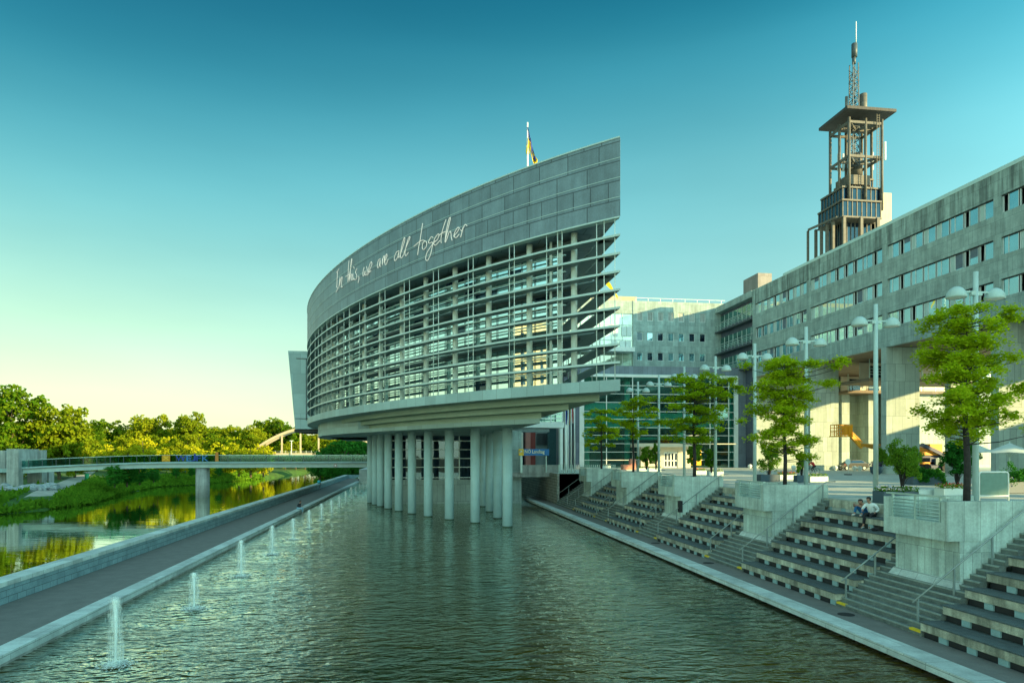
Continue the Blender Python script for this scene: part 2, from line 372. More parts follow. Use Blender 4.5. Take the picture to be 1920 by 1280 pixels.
_t = m_.node_tree; _p = _t.nodes['Principled BSDF']; _p.inputs['Base Color'].default_value = (.85, .95, .90, 1); _p.inputs['Roughness'].default_value = .6
_p.inputs['Subsurface Weight'].default_value = 0; _p.inputs['Alpha'].default_value = .80; M_spray = m_
M_mist = m_.copy(); M_mist.name = 'fountain_mist'; _t = M_mist.node_tree
_g = N('ShaderNodeNewGeometry', _t); _m = N('ShaderNodeMapping', _t); _m.inputs['Scale'].default_value = (38, 38, 2.2); _n = N('ShaderNodeTexNoise', _t); _n.inputs['Detail'].default_value = 5; _n.inputs['Scale'].default_value = 1
_t.links.new(_g.outputs['Position'], _m.inputs[0]); _t.links.new(_m.outputs[0], _n.inputs[0]); _r = N('ShaderNodeMapRange', _t); _t.links.new(_n.outputs[0], _r.inputs[0]); _r.inputs[1].default_value = .38; _r.inputs[2].default_value = .72; _r.inputs[3].default_value = .02; _r.inputs[4].default_value = .34
_t.links.new(_r.outputs[0], _t.nodes['Principled BSDF'].inputs['Alpha'])
M_veil = m_.copy(); M_veil.name = 'fountain_veil'; M_veil.node_tree.nodes['Principled BSDF'].inputs['Alpha'].default_value = .38
m_ = bpy.data.materials.new('neon_tube'); m_.use_nodes = True
_p = m_.node_tree.nodes['Principled BSDF']; _p.inputs['Base Color'].default_value = (.66, .68, .60, 1); _p.inputs['Emission Color'].default_value = (1, .97, .82, 1); _p.inputs['Emission Strength'].default_value = .16; M_neon = m_

# ================================================================== the setting
WZ = -.28                      # pool water
PZ = 3.6                       # plaza level
RZ = -2.6                      # river level
def sheet(name, x0, x1, y0, y1, z, m, label=None):
    return struct(MB().face([(x0,y0,z),(x1,y0,z),(x1,y1,z),(x0,y1,z)]).build(name, m), label)
sheet('ground', -3000, 3000, -1500, 4500, -4.2, M_earth)
sheet('river_water', -600, -16.95, -120, 1200, RZ, M_river)
sheet('pool_water', -12.1, 17.0, -60, 150, WZ, M_pool)
struct(MB().box(-16.9, -12.5, -60, 168, -4.1, 0).build('promenade_path', M_asphalt))
struct(MB().box(15.15, 16.45, -60, 95, -3, 0).build('promenade_path', M_asphalt))
struct(MB().box(21.3, 400, -120, 80.2, 1, PZ).box(17.0, 400, 80.2, 900, -3, PZ).box(-12.1, 17.0, 150, 900, -4, 2.6).build('plaza', M_plaza))
# left bank, rising away from the water
BX = [(-200,-120),(-62,20),(-60,90),(-55,125),(-63,160),(-66,186),(-60,200),(-50,256),(-47,344),(-40,500),(-40,1200)]
def bank_x(y): return float(np.interp(y, [b[1] for b in BX], [b[0] for b in BX]))
def bank_z(x, y):
    d = bank_x(y)-x
    if d < 0: return -4
    z = -2.9+1.7*min(1, d/3)+1.3*min(1, max(0, (d-3)/18))+1.0*min(1, max(0, (d-20)/40))
    return z+.12*math.sin(x*.7+y*.31)+.1*math.sin(y*.9)
b = MB(); ys = list(np.concatenate([np.arange(-120, 400, 6.0), np.arange(400, 1300, 60.0)])); ds = [-1.5, 0, 1, 2, 3, 5, 8, 12, 17, 23, 30, 45, 70, 120, 300, 900, 2500]
g = [[(bank_x(y)-d+(.7*math.sin(y*.35)+.5*math.sin(y*.83) if d < 20 else 0), y, -3.2 if d < 0 else bank_z(bank_x(y)-d, y)) for d in ds] for y in ys]
for i in range(len(ys)-1):
    for j in range(len(ds)-1): b.face([g[i][j], g[i+1][j], g[i+1][j+1], g[i][j+1]], smooth=True)
struct(b.build('river_bank', M_grass))
b = MB(); ys = list(range(160, 1300, 10)); ds = [0, 2, 5, 12, 30]
rb = lambda y: float(np.interp(y, [160, 175, 230, 350, 600, 1300], [-17.4, -25, -30, -33, -30, -30]))
g = [[(rb(y)+d*(1 if d < 30 else (-12-rb(y))/30), y, [-3.2, -1.6, -.5, 1.5, 2.5][k]) for k, d in enumerate(ds)] for y in ys]
for i in range(len(ys)-1):
    for j in range(len(ds)-1): b.face([g[i][j], g[i][j+1], g[i+1][j+1], g[i+1][j]], smooth=True)
struct(b.build('river_bank', M_grass))
# gravel path on the left bank
b = MB(); P = PATH = [ground(a_, e_, -.75) for a_, e_ in ((30,940),(62,931),(84,924),(112,914),(138,905),(156,898),(168,893))]
for (x0,y0),(x1,y1) in zip(P, P[1:]):
    w = 1.7
    b.face([(x0-w,y0,bank_z(x0-w,y0)+.16),(x0+w,y0,bank_z(x0+w,y0)+.16),(x1+w,y1,bank_z(x1+w,y1)+.16),(x1-w,y1,bank_z(x1-w,y1)+.16)])
struct(b.build('gravel_path', M_gravel))

# parapet wall between river and path, coping of the pool on both sides
w = MB(); w.box(-16.98, -16.25, -60, 168, -4, .72); pw = w.build('parapet_wall', M_wallstone)
tag(pw, 'long low block wall between the river and the asphalt path', 'wall', 'walls along the water')
cpw = MB().box(-17.04, -16.2, -60, 168.1, .72, .90).build('coping', M_coping, pw)
w = MB().box(-17.0, -11.2, 168.1, 168.9, -4, .88).build('end_wall', M_wallstone)
tag(w, 'short cross wall closing the far end of the asphalt path', 'wall')
kw = MB().box(-12.70, -12.1, -60, 150, -2, -.18).build('pool_edge', M_conc); tag(kw, 'pale stone edge between the pool and the asphalt path, left of the fountains', 'pool edge')
k = MB()
for i in range(100): k.box(-12.72, -12.06+.0, -60+i*2.1, -60+i*2.1+2.09, -.18, .07)
k.build('coping', M_coping, kw)
kw = MB().box(14.45, 15.15, -60, 92, -2, -.3).build('pool_edge', M_conc); tag(kw, 'pale stone edge of the pool along the foot of the seating steps', 'pool edge')
k = MB()
for i in range(72): k.box(14.36, 15.17, -60+i*2.1, -60+i*2.1+2.09, -.16, .06)
k.build('coping', M_coping, kw)

# ================================================================== parliament building shaped like a ship
PL = [(12.3,40.2),(9.85,42.6),(7.6,45.1),(3.95,49.9),(0,55.8),(-3.7,62.4),(-7.5,70.7),(-10.9,79.8),(-13.0,87.2),(-14.35,94),(-15.2,101),(-15.5,108),(-15.0,116),(-13.6,124)]
def smooth_curve():
    A = np.array(PL); t = np.r_[0, np.cumsum(np.hypot(*np.diff(A, axis=0).T))]
    cx, cy = np.polyfit(t, A[:, 0], 6), np.polyfit(t, A[:, 1], 6)
    u = np.linspace(0, t[-1], 141); return np.c_[np.polyval(cx, u), np.polyval(cy, u)]
CV = smooth_curve()
def offset(C, d):      # d may be a number or an array; inwards is +X / +Y side
    T = np.gradient(C, axis=0); T /= np.hypot(T[:, 0], T[:, 1])[:, None]
    Nn = np.c_[T[:, 1], -T[:, 0]]
    return C+Nn*(np.asarray(d)*np.ones(len(C)))[:, None]
SX = 12.3                                          # the straight right-hand side of the plan
def clip(C, x=SX):                                 # part of an offset curve left of the straight side
    out = []
    for p, q in zip(C[:-1], C[1:]):
        if p[0] > x >= q[0]:
            f = (p[0]-x)/(p[0]-q[0]); out.append(p+(q-p)*f)
        elif p[0] <= x: out.append(p)
    out.append(C[-1]); return [tuple(float(v) for v in o) for o in out]
def side(C, x=SX): return [(x, p[1]) for p in C]
def cin(P, x=SX): return [(min(float(p[0]), x), float(p[1])) for p in P]
def solid(mb, C, x, z0, z1): return mb.ribbon(C, side(C, x), z0, z1)
def hit(px, C):                                    # where the sight line of a pixel column meets a plan curve
    a, b = ray(px)
    f = [p[0]*b-p[1]*a for p in C]
    for i in range(len(C)-1):
        if f[i]*f[i+1] <= 0 and f[i] != f[i+1]:
            k = f[i]/(f[i]-f[i+1]); return (C[i][0]+(C[i+1][0]-C[i][0])*k, C[i][1]+(C[i+1][1]-C[i][1])*k)
    return None
ZT, ZB, ZS1, ZS0 = 25.2, 20.42, 10.53, 9.82
ship = thing('parliament_building', (5, 90, 0), 'ship-shaped building with a curved louvred glass front standing on round columns in the pool', 'building')
OUT = clip(CV); IN1 = clip(offset(CV, .78))
b = MB(); solid(b, OUT, SX, ZB+.02, ZT); band = b.build('slate_band', M_slate, ship)
b = MB(); O2 = clip(offset(CV, -.04), SX); b.ribbon(O2, cin(offset(np.array(O2), .5)), ZT, ZT+.09); b.ribbon(O2, cin(offset(np.array(O2), .5)), ZB-.07, ZB+.02); b.build('edge_trim', M_blade, band)
b = MB()                                           # thin bright joints between the four courses of slate
for kk in (1, 2, 3):
    O3 = clip(offset(CV, -.012), SX); b.ribbon(O3, cin(offset(np.array(O3), .1)), ZB+.02+kk*1.19-.015, ZB+.02+kk*1.19+.015)
b.build('course_joint', M_blade, band)
b = MB(); solid(b, OUT, SX, ZS0, ZS1); b.build('floor_slab', M_slab, ship)
# stepped hull under the slab
T = np.linspace(0, 1, len(CV)); L_ = CV[:, 1]
def sm(y, a, d): t = np.clip((y-a)/(d-a), 0, 1); return t*t*(3-2*t)
for nm, o0, o1, xs, z0, z1 in (('hull_step', 1.6, 2.6, 11.75, 9.40, ZS0), ('hull_step', 2.7, 3.4, 10.4, 9.0, 9.40), ('hull_step', 3.75, 3.9, 9.1, 8.58, 9.0)):
    C = clip(offset(CV, o0+(o1-o0)*sm(L_, 55, 95)), xs); C = [p for p in C if p[1] < 96]
    b = MB(); b.ribbon(C, side(C, xs), z0+.004, z1); b.build(nm, M_tier, ship)
C = clip(offset(CV, 3.75-2.35*sm(L_, 58, 92)), 9.0); C = [p for p in C if p[1] < 112]
b = MB(); b.ribbon(C, side(C, 9.0), 8.22, 8.58); C2 = [p for p in C if p[1] > 74]; b.ribbon(C2, side(C2, 9.0), 8.58, ZS0); b.build('hull_base', M_slab, ship)
# body behind the louvres
BODYX = 9.9
GL = clip(offset(CV, 2.2), BODYX)
b = MB(); b.ribbon(GL, side(GL, BODYX), ZS1, ZB); gl = b.build('glazing', M_gship, ship)
b = MB()
for (z, h) in ((ZB-.35, .33), (ZB-3.35, .3), (ZB-6.65, .3)):     # dark floor edges
    C = clip(offset(CV, 1.75), 10.4); b.ribbon(C, side(C, 10.9), z-h/2, z+h/2)
b.build('floor_edge', M_blade_d, ship)
b = MB()
GM = np.array(clip(offset(CV, 2.14), BODYX+.1)); seg = np.r_[0, np.cumsum(np.hypot(*np.diff(GM, axis=0).T))]
def along(P, S, s): return (float(np.interp(s, S, P[:, 0])), float(np.interp(s, S, P[:, 1])))
s = .05
while s < seg[-1]:
    p = along(GM, seg, s); b.bar((*p, ZS1), (*p, ZB), .045, .045); s += 1.28
for z in np.arange(ZS1+1.1, ZB, 2.2): b.ribbon([tuple(q) for q in offset(GM, -.03)], [tuple(q) for q in offset(GM, .05)], z, z+.06)
b.build('mullions', M_darksteel, gl)
# the rooms behind are dark in patches: blinds and slabs seen through the panes
rnd = random.Random(5); b = MB(); GQ = np.array(clip(offset(CV, 2.17), BODYX+.05))
for z0 in np.arange(ZS1, ZB-1, 1.1):
    s = .1
    while s < seg[-1]-3:
        up = (z0-ZS1)/(ZB-ZS1)
        if rnd.random() < .05+.35*up**3:
            a0, a1 = along(GQ, seg, s), along(GQ, seg, s+1.2); hh = rnd.choice([.5, .8, 1.05])
            MB().ribbon([a0, a1], [(a0[0]+.02, a0[1]+.02), (a1[0]+.02, a1[1]+.02)], z0+1.1-hh, z0+1.09).build('dark_pane', M_gdark, gl)
        s += 1.28
# round white posts before the glass
PC = np.array(clip(offset(CV, 1.05), 12.0))
for px in (1076.5, 992.8, 916.7, 853.7, 798.9, 754, 714, 683.7, 658.3, 640, 626, 616.7, 609.5, 604.5):
    q = hit(px, PC)
    if q is None: continue
    MB().cyl(q[0], q[1], ZS1, ZB, .21, 14).build('post', M_whitepost, ship)
q = hit(1049.5, np.array(clip(offset(CV, 1.75), 12.0)))
if q: MB().box(q[0]-.1, q[0]+.1, q[1]-.1, q[1]+.1, ZS1, ZB).box(q[0]-.62, q[0]-.47, q[1]+.3, q[1]+.45, ZS1, ZB).build('post', M_whitepost, ship)
# horizontal sun rails between the posts
SR = clip(offset(CV, 1.72), 10.4)
for k in range(17):
    z = ZS1+.42+k*.56
    if k % 2 == 0: continue
    if z > ZB-.4: break
    C = SR[2:]
    MB().ribbon(C, [tuple(p) for p in offset(np.array(C), .16)], z, z+(.07 if k % 2 else .04)).build('sun_rail', M_steel if k % 2 else M_darksteel, ship)
# eight louvre blades with their straight return along the right-hand side
for i in range(8):
    z = ZB-1.115-i*1.107
    A = OUT; Bn = IN1
    b = MB()
    ys = sorted(set([p[1] for p in A])); Ya = np.array([p[1] for p in A]); Xa = np.array([p[0] for p in A]); Yb = np.array([p[1] for p in Bn]); Xb = np.array([p[0] for p in Bn])
    wy = Yb[0]                                     # where the inner edge leaves the return
    tip = [p for p in A if p[1] < wy]; tip.append((float(np.interp(wy, Ya, Xa)), wy))
    b.ribbon(tip, side(tip, SX), z-.05, z+.05)
    rest = [(float(np.interp(y, Ya, Xa)), y) for y in Yb]; b.ribbon(rest, [(x, y) for x, y in Bn], z-.05, z+.05)
    b.box(SX-.95, SX, wy, 74, z-.05, z+.05)
    if i in (2, 5):                                # floor plates reach out to the tip here
        C = [p for p in clip(offset(CV, 1.2), SX-.95)if p[1] < 56]
        b.ribbon(C, side(C, SX-.97), z-.04, z+.04)
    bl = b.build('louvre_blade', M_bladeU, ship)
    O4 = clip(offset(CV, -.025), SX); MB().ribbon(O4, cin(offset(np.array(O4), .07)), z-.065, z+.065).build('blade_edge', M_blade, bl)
# hanger rods along the outer edge, in pairs
RC = np.array(clip(offset(CV, .12), 12.2))
for px in (1045.5,1054,955.2,964.4,878,887.3,812.7,822.3,758,767.9,712,722,674.5,684.5,644.9,655,621,632,603.7,613,591,597,582,1118.7,1132.7,1153,1025):
    q = hit(px, RC)
    if q: MB().cyl(q[0], q[1], ZS1, ZB, .03, 6).build('hanger_rod', M_whitepost, ship)
for yy in (46.5, 50, 54, 58, 62):
    MB().cyl(SX-.1, yy, ZS1+.2, ZB, .04, 6).build('hanger_rod', M_steel, ship)
# columns
cols = [(-5.71,88.31),(-4.93,85.1),(-4.15,82.2),(-3.12,78.7),(-1.86,75.3),(-.42,71.8),(1.2,68.4),(3.13,65.0),(5.3,61.6),(7.75,57.9),(7.85,80.6),(7.85,73.2),(7.82,65.6)]
M_tide = mat('algae_tide_mark', (.05, .085, .05), .6, .35, 6, streak=.4)
for x, y in cols:
    cc = MB().cyl(x, y, -2, 8.25, .43, 28).build('column', M_column, ship); MB().cyl(x, y, -.6, -.17, .434, 28).build('tide_mark', M_tide, cc)
for x, y in ((7.85, 88),): MB().cyl(x, y, -2, 8.25, .46, 20).build('column', M_column, ship)
# base under the hull
MB().box(-3.3, 9, 86, 124, -2, 2.75).build('base_wall', M_stoneP, ship)
MB().box(9, 13.3, 86, 124, -2, 8.9).build('base_wall', M_stone, ship)
bg = MB().box(-3.1, 8.99, 86.25, 123, 2.75, 8.3).build('base_glazing', M_gdark, ship)
b = MB()
for z in (3.0, 4.3, 5.4, 6.5, 7.6): b.box(-3.15, 8.9, 86.12, 86.24, z-.05, z+.05)
for x in (-3.1, -1.7, 1.9, 5.4, 8.8): b.box(x-.06, x+.06, 86.10, 86.22, 2.75, 8.3)
b.build('mullions', M_whitepost, bg)
MB().box(-12, 12.2, 96, 123.5, 8.22, ZS0-.01).build('hull_base', M_slab, ship)
# stair tower beyond the left end
x0, _ = at_y(540, 106); x0b, _ = at_y(553.5, 106)
b = MB(); b.hexa([(x0b,106,9.7),(-14,106,9.7),(-14,116,9.7),(x0b,116,9.7),(x0,106,21.4),(-14,106,21.4),(-14,116,21.4),(x0,116,21.4)]); st = b.build('stair_tower', M_slab, ship)
b = MB(); b.box(x0+2.6, x0+2.75, 105.93, 106, 11.0, 20.2).box(x0+1.2, -15, 105.93, 106, 20.2, 20.32).box(x0b, -15, 105.93, 106, 11.2, 11.3); b.build('shadow_joint', M_darksteel, st)
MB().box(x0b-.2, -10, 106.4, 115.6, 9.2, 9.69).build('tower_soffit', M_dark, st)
# roof gear
b = MB(); a = at_y(930, 60)[0]; c2 = at_y(965, 60)[0]
b.tube([(a-.25, 60, ZT-.5), (a+.1, 60, 28.6), (c2, 60, 28.6), (c2+.1, 60, ZT)], .06, 6); b.tube([(a-.4, 62, ZT-.5), (a+.1, 62, 28.7), (c2, 62, 28.7)], .05, 6); b.tube([(a+.1,60,28.6),(a+.1,62,28.7)], .05, 6); b.build('roof_frame', M_steel, ship)

# neon handwriting on the band
def strokes(word, mapf, lines, label=None):
    b = MB(); C = offset(CV, -.10)
    for ln in lines:
        pts = [mapf(*p) for p in ln]
        # Catmull-Rom through the points
        P = [pts[0]]+pts+[pts[-1]]; out = []
        for i in range(1, len(P)-2):
            for t in (0, .25, .5, .75):
                p0, p1, p2, p3 = [np.array(P[i+j]) for j in (-1, 0, 1, 2)]
                out.append(.5*((2*p1)+(-p0+p2)*t+(2*p0-5*p1+4*p2-p3)*t*t+(-p0+3*p1-3*p2+p3)*t**3))
        out.append(np.array(pts[-1])); W3 = []
        for px, py in out:
            q = hit(px, C)
            d = q[0]*s_+q[1]*c_
            W3.append((q[0], q[1], 6+(850-py)/1280*d))
        b.tube(W3, .029, 6)
    o = b.build('neon_writing', M_neon, ship)
    o['label'] = label
A8 = lambda x, y: (620+x/8, 400+y/8)
B9 = lambda x, y: (730+x/9.144, 390+y/9.144)
strokes('In', A8, [[(122,836),(108,860),(84,888)],[(104,876),(98,960),(95,1050),(90,1108),(118,1110)],[(112,1108),(102,1140),(78,1184)],
  [(124,1100),(138,1010),(141,958),(128,1090),(150,1000),(167,952),(172,968),(160,1060),(161,1106),(178,1098)]], 'white neon handwriting reading In')
strokes('this', A8, [[(276,708),(266,820),(261,930),(258,1032)],[(222,950),(252,932),(300,902)],[(270,1000),(298,830),(318,700),(310,694),(298,830),(284,1012),(300,935),(318,915),(315,1000),(326,988)],
  [(334,905),(334,955),(340,995),(352,978)],[(346,800),(352,828)],[(396,828),(372,880),(392,930),(388,975),(364,996),(356,984)],[(422,940),(424,985),(410,1042)]], 'white neon handwriting reading this, with a comma')
strokes('we', A8, [[(502,808),(485,880),(486,935),(500,930),(517,862),(516,915),(530,928),(545,900),(548,845),(537,795)],[(548,925),(566,905),(585,845),(618,770),(612,728),(596,745),(572,820),(566,870),(578,885),(606,858)]], 'white neon handwriting reading we')
strokes('are', A8, [[(746,678),(716,706),(700,780),(708,818),(728,790),(744,700),(740,780),(752,800)],[(776,680),(778,775),(782,690),(798,640),(806,650),(804,740),(812,700)],[(812,720),(842,650),(842,612),(824,632),(812,720),(820,772),(842,745),(862,690)]], 'white neon handwriting reading are')
strokes('all', B9, [[(168,734),(120,760),(86,850),(96,905),(138,850),(166,750),(154,830),(164,852)],[(166,852),(200,760),(252,600),(267,525),(250,520),(208,680),(190,810),(204,856),(240,812)],[(240,812),(296,650),(352,515),(338,500),(302,600),(272,740),(270,802),(290,816),(326,760)]], 'white neon handwriting reading all')
strokes('together', B9, [[(571,262),(550,400),(525,560),(500,690),(484,806)],[(418,660),(500,590),(560,555),(604,562),(640,590),(632,660),(592,710),(565,690),(572,610),(600,572)],
  [(748,506),(716,498),(674,572),(684,604),(742,590),(728,700),(700,810),(655,898),(624,880),(636,790),(684,700),(742,620),(790,560)],
  [(768,592),(830,530),(852,455),(824,456),(772,540),(762,615),(796,636),(864,560)],[(972,198),(930,320),(896,450),(884,560),(892,600)],[(862,462),(900,430),(982,398)],
  [(952,575),(990,420),(1045,190),(1034,168),(1012,230),(976,400),(956,582),(982,540),(1024,420),(1052,408),(1064,510),(1076,556)],
  [(1098,486),(1150,430),(1198,352),(1172,336),(1120,420),(1114,490),(1150,506),(1196,450)],[(1264,330),(1242,430),(1220,502)],[(1224,372),(1246,400),(1268,340),(1300,284),(1332,306)]], 'white neon handwriting reading together')

# ================================================================== long office building on the right
FX, BACK, TOPZ, SOF = 56.0, 80.0, 33.9, 18.8
off = thing('office_building', (FX, 60, PZ), 'long granite office building raised on tall piers, three window rows, right edge of the photo', 'building')
YN, YF = -40.0, 108.0
rows = [(29.2, 30.95), (25.15, 26.9), (21.1, 22.85)]
bands = [(30.95, 33.3), (26.9, 29.2), (22.85, 25.15), (SOF, 21.1)]
b = MB()
for z0, z1 in bands[1:]: b.box(FX, FX+.45, YN, YF, z0, z1)
MB().box(FX-.002, FX+.45, YN, YF, 30.95, 33.3).build('upper_wall', M_stoneT, off)
bays = [(Y, Y+14.9) for Y in (76.7+14.9-.0+.9-.0, )]
groups = [(91.95, 107.15), (75.75, 91.05), (59.65, 74.9), (43.5, 58.8), (27.4, 42.6), (11.3, 26.5), (-4.8, 10.4)]
piers = [(YN, -4.8)]+[(groups[i+1][1], groups[i][0]) for i in range(len(groups)-1)]+[(107.15, YF)]
for z0, z1 in rows:
    for y0, y1 in piers: b.box(FX, FX+.45, y0, y1, z0, z1)
b.box(FX+.45, BACK, YF-.3, YF, SOF+.01, 33.3)
b.box(BACK-.4, BACK, YN, YF-.3, SOF+.01, 33.3)
b.build('wall', M_stone, off)
MB().box(FX+.9, FX+1.1, YN, YF-8, 33.3, 34.15).box(FX-.04, FX+1, YN, YF+.02, 33.3, 33.36).build('parapet', M_blade, off)
MB().box(FX+.45, BACK-.4, YN, YF-.3, 33.0, 33.25).build('roof', M_conc, off)
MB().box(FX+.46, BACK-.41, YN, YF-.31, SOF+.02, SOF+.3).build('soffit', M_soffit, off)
MB().box(FX+1.0, FX+1.1, YN, YF-.31, SOF+.3, 33.0).build('room_back', M_black, off)
rnd = random.Random(11)
for gi, (y0, y1) in enumerate(groups[:5]):
    n = 8; p = (y1-y0)/n
    for ri, (z0, z1) in enumerate(rows):
        for k in range(n):
            a = y0+k*p; e = a+p; mid = a+p*.64
            if gi == 3 and k < 5 or gi > 3: continue
            # frame: sill, head, jambs and a narrow vent beside the fixed pane (far end of each bay first)
            f = MB(); x0, x1 = FX+.2, FX+.32
            f.box(x0-.02, x1, a+.02, e-.02, z0, z0+.07).box(x0-.02, x1, a+.02, e-.02, z1-.07, z1)
            f.box(x0, x1, a+.10, a+.17, z0+.07, z1-.07).box(x0, x1, mid-.05, mid+.05, z0+.07, z1-.07).box(x0, x1, e-.12, e-.02, z0+.07, z1-.07)
            fr = f.build('window', M_wframe, off)
            MB().box(FX+.21, FX+.30, a+.005, a+.10, z0+.07, z1-.07).box(FX+.15, FX+.2, a+.01, e-.01, z1-.10, z1-.001).build('reveal_shade', M_black, fr); pn = MB().box(FX+.24, FX+.27, a+.12, mid-.05, z0+.07, z1-.07); pn.build('pane', M_gpane, fr)  # black strips stand in for shade under the head and at the jamb
            v = MB(); dark = rnd.random() < .26
            if dark:
                v.hexa([(FX+.23, mid+.06, z0+.08),(FX+.26, mid+.06, z0+.08),(FX+.5, e-.13, z0+.08),(FX+.47, e-.13, z0+.08),(FX+.23, mid+.06, z1-.08),(FX+.26, mid+.06, z1-.08),(FX+.7, e-.13, z1-.08),(FX+.67, e-.13, z1-.08)]); v.build('vent', M_black, fr)
            else: v.box(FX+.22, FX+.27, mid+.07, e-.14, z0+.09, z1-.09); v.build('vent', M_gpane if rnd.random() < .3 else M_vent, fr)
            if rnd.random() < .13:
                h = rnd.choice([.5, .9, 1.5]); MB().box(FX+.225, FX+.238, a+.13, mid-.06, z1-.08-h, z1-.08).build('blind', M_blind, fr)
# cross walls and piers that carry it
for y in (91, 75, 59, 43, 27, 11, -5, -21, -38):
    MB().box(FX, FX+4.4, y, y+.95, PZ-.5, SOF+.01).build('pier', M_stoneP, off)
    if y not in (91,): MB().box(64.6, 68.2, y, y+.95, PZ-.5, SOF+.01).build('pier', M_stoneP, off)
MB().box(FX, 110, YF-1.0, YF-.31, PZ-.5, SOF+.01).build('end_wall', M_stoneP, off)
for x0, x1, y in ((70.2, 71.6, 104.9), (74.4, 76.0, 104.0), (77.4, 90, 102.5)): MB().box(x0, x1, y, YF-1.0, PZ-.5, 15.8).build('pier', M_stoneP, off)
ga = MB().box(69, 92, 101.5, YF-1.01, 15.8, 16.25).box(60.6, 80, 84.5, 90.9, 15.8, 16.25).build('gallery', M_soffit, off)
b = MB()
for x0, x1, y in ((69, 92, 101.5), (60.6, 80, 84.5)):
    for z in (16.7, 17.05, 17.45): b.bar((x0, y, z), (x1, y, z), .05)
    x = x0
    while x < x1: b.bar((x, y, 16.2), (x, y, SOF), .09); x += 2.6
b.build('railing', M_steel, ga)
for x0, x1, y in ((70, 92, 104.8), (62, 80, 88.5)): MB().box(x0, x1, y, y+.2, 16.25, SOF).build('gallery_wall', M_beige, ga)
for x0, y in ((71.5, 104.7), (75, 104.7), (63.5, 88.4), (68, 88.4)): MB().box(x0, x0+1.9, y-.01, y+.05, 16.3, 18.4).build('gallery_door', M_gdark, ga)
# rooftop plant box at the far end
rb_ = MB().box(FX+1.2, 59.7, 108.4, 113.6, 33.2, 36.5); tag(rb_.build('roof_plant_room', mat('plant_room_metal', (.22,.20,.19), .6, .1, .6, panel=(1.2,3,.5,.02,.6))), 'brown metal plant room on the roof beside the long office building', 'plant room')

# connecting wing with ribbon glazing and balconies, between the two office blocks
cw = thing('connecting_wing', (FX, 115, PZ), 'glazed wing with three rows of steel balconies joining the two office blocks', 'building')
MB().box(FX+1.0, 76, YF+.01, 122.5, PZ-.5, 33.2).build('wall', M_slateW, cw)
for k, z in enumerate((28.7, 24.6, 20.6)):
    b = MB().box(FX+.92, FX+1.0, 108.3, 122, z+.9, z+3.1); g_ = b.build('ribbon_window', M_ghall, cw)
    f = MB()
    for y in np.arange(108.4, 122, 1.7): f.box(FX+.85, FX+.93, y, y+.08, z+.9, z+3.1)
    f.box(FX+.85, FX+.93, 108.3, 122, z+1.9, z+1.97); f.build('window_frame', M_wframe, g_)
    ba = MB().box(FX-.3, FX+.9, 108.2, 122.4, z-.15, z+.05).build('balcony', M_darksteel, cw)
    r = MB()
    for dz in (.35, .65, .95, 1.2): r.bar((FX-.25, 108.2, z+dz), (FX-.25, 122.4, z+dz), .05)
    for y in np.arange(108.3, 122.4, 1.4): r.bar((FX-.25, y, z), (FX-.25, y, z+1.2), .06)
    r.build('railing', M_steel, ba)
MB().box(FX-.2, FX+1.3, YF+.02, 122.4, 32.3, 33.4).build('cornice', M_stone, cw)

# far office block behind the entrance hall
fb = thing('office_block', (40, 122, PZ), 'granite office block with three rows of seven square windows behind the glass hall', 'building')
xa, _ = at_y(1187, 122); xb, _ = at_y(1334, 122); xl, _ = at_y(1100, 122)
def zy(py, px=1260, Y=122): return at_y(px, Y, py)[1]
wr = [(zy(603), zy(586)), (zy(640), zy(624)), (zy(677), zy(661))]
xs = [at_y(p, 122)[0] for p in (1194, 1213.5, 1233, 1252.5, 1272, 1292, 1312)]; ww = 1.15
b = MB(); zc = [zy(566)]
for z0, z1 in wr[::1]: zc += [z1, z0]
zc.append(19.5)
for i in range(0, len(zc), 2): b.box(xa, 60, 122, 122.5, zc[i+1], zc[i])
for z0, z1 in wr:
    e = [xa]+[v for x in xs for v in (x, x+ww)]+[60]
    for i in range(0, len(e), 2): b.box(e[i], e[i+1], 122, 122.5, z0, z1)
b.box(xa, 60, 122.5, 140, 20, zy(566)-.02); b.build('wall', M_stone, fb)
rnd = random.Random(3)
for ri, (z0, z1) in enumerate(wr):
    for x in xs:
        f = MB().box(x, x+.1, 122.12, 122.22, z0, z1).box(x+ww-.1, x+ww, 122.12, 122.22, z0, z1).box(x+.1, x+ww-.1, 122.12, 122.22, z0, z0+.1).box(x+.1, x+ww-.1, 122.12, 122.22, z1-.1, z1)
        fr = f.build('window', M_wframe, fb)
        MB().box(x+.1, x+ww-.1, 122.16, 122.2, z0+.1, z1-.1).build('pane', M_conc if ri == 0 else (M_gdark if rnd.random() < .4 else M_gpane), fr)
# lighter glazed part left of it and the sand-coloured roof storey
MB().box(xl-10, xa, 122.3, 140, 20, zy(590)).build('glazed_wall', glass('pale_panel_glass', (.30, .40, .32), (.9, 1, .9), .25), fb)
b = MB()
for x in np.arange(xl-10, xa, 2.1): b.box(x, x+.07, 122.2, 122.3, 20, zy(590))
for z in (zy(612), zy(640), zy(660)): b.box(xl-10, xa, 122.2, 122.3, z, z+.12)
for px in (1150, 1166, 1176): x = at_y(px, 122)[0]; b.box(x, x+.9, 122.15, 122.19, zy(632), zy(614)); b.box(x-.3, x+.8, 122.15, 122.19, zy(656), zy(641))
b.build('window_frame', M_wframe, fb)
MB().box(xl-12, xa, 122.1, 140, zy(590), zy(566)-.01).build('upper_wall', M_stone, fb)
MB().box(xl-12, at_y(1194, 126)[0], 126, 138, zy(566), zy(549)).build('roof_storey', mat('sand_panels', (.46,.38,.26), .7, .08, 1, panel=(3,1,.5,.02,.7)), fb)
b = MB()
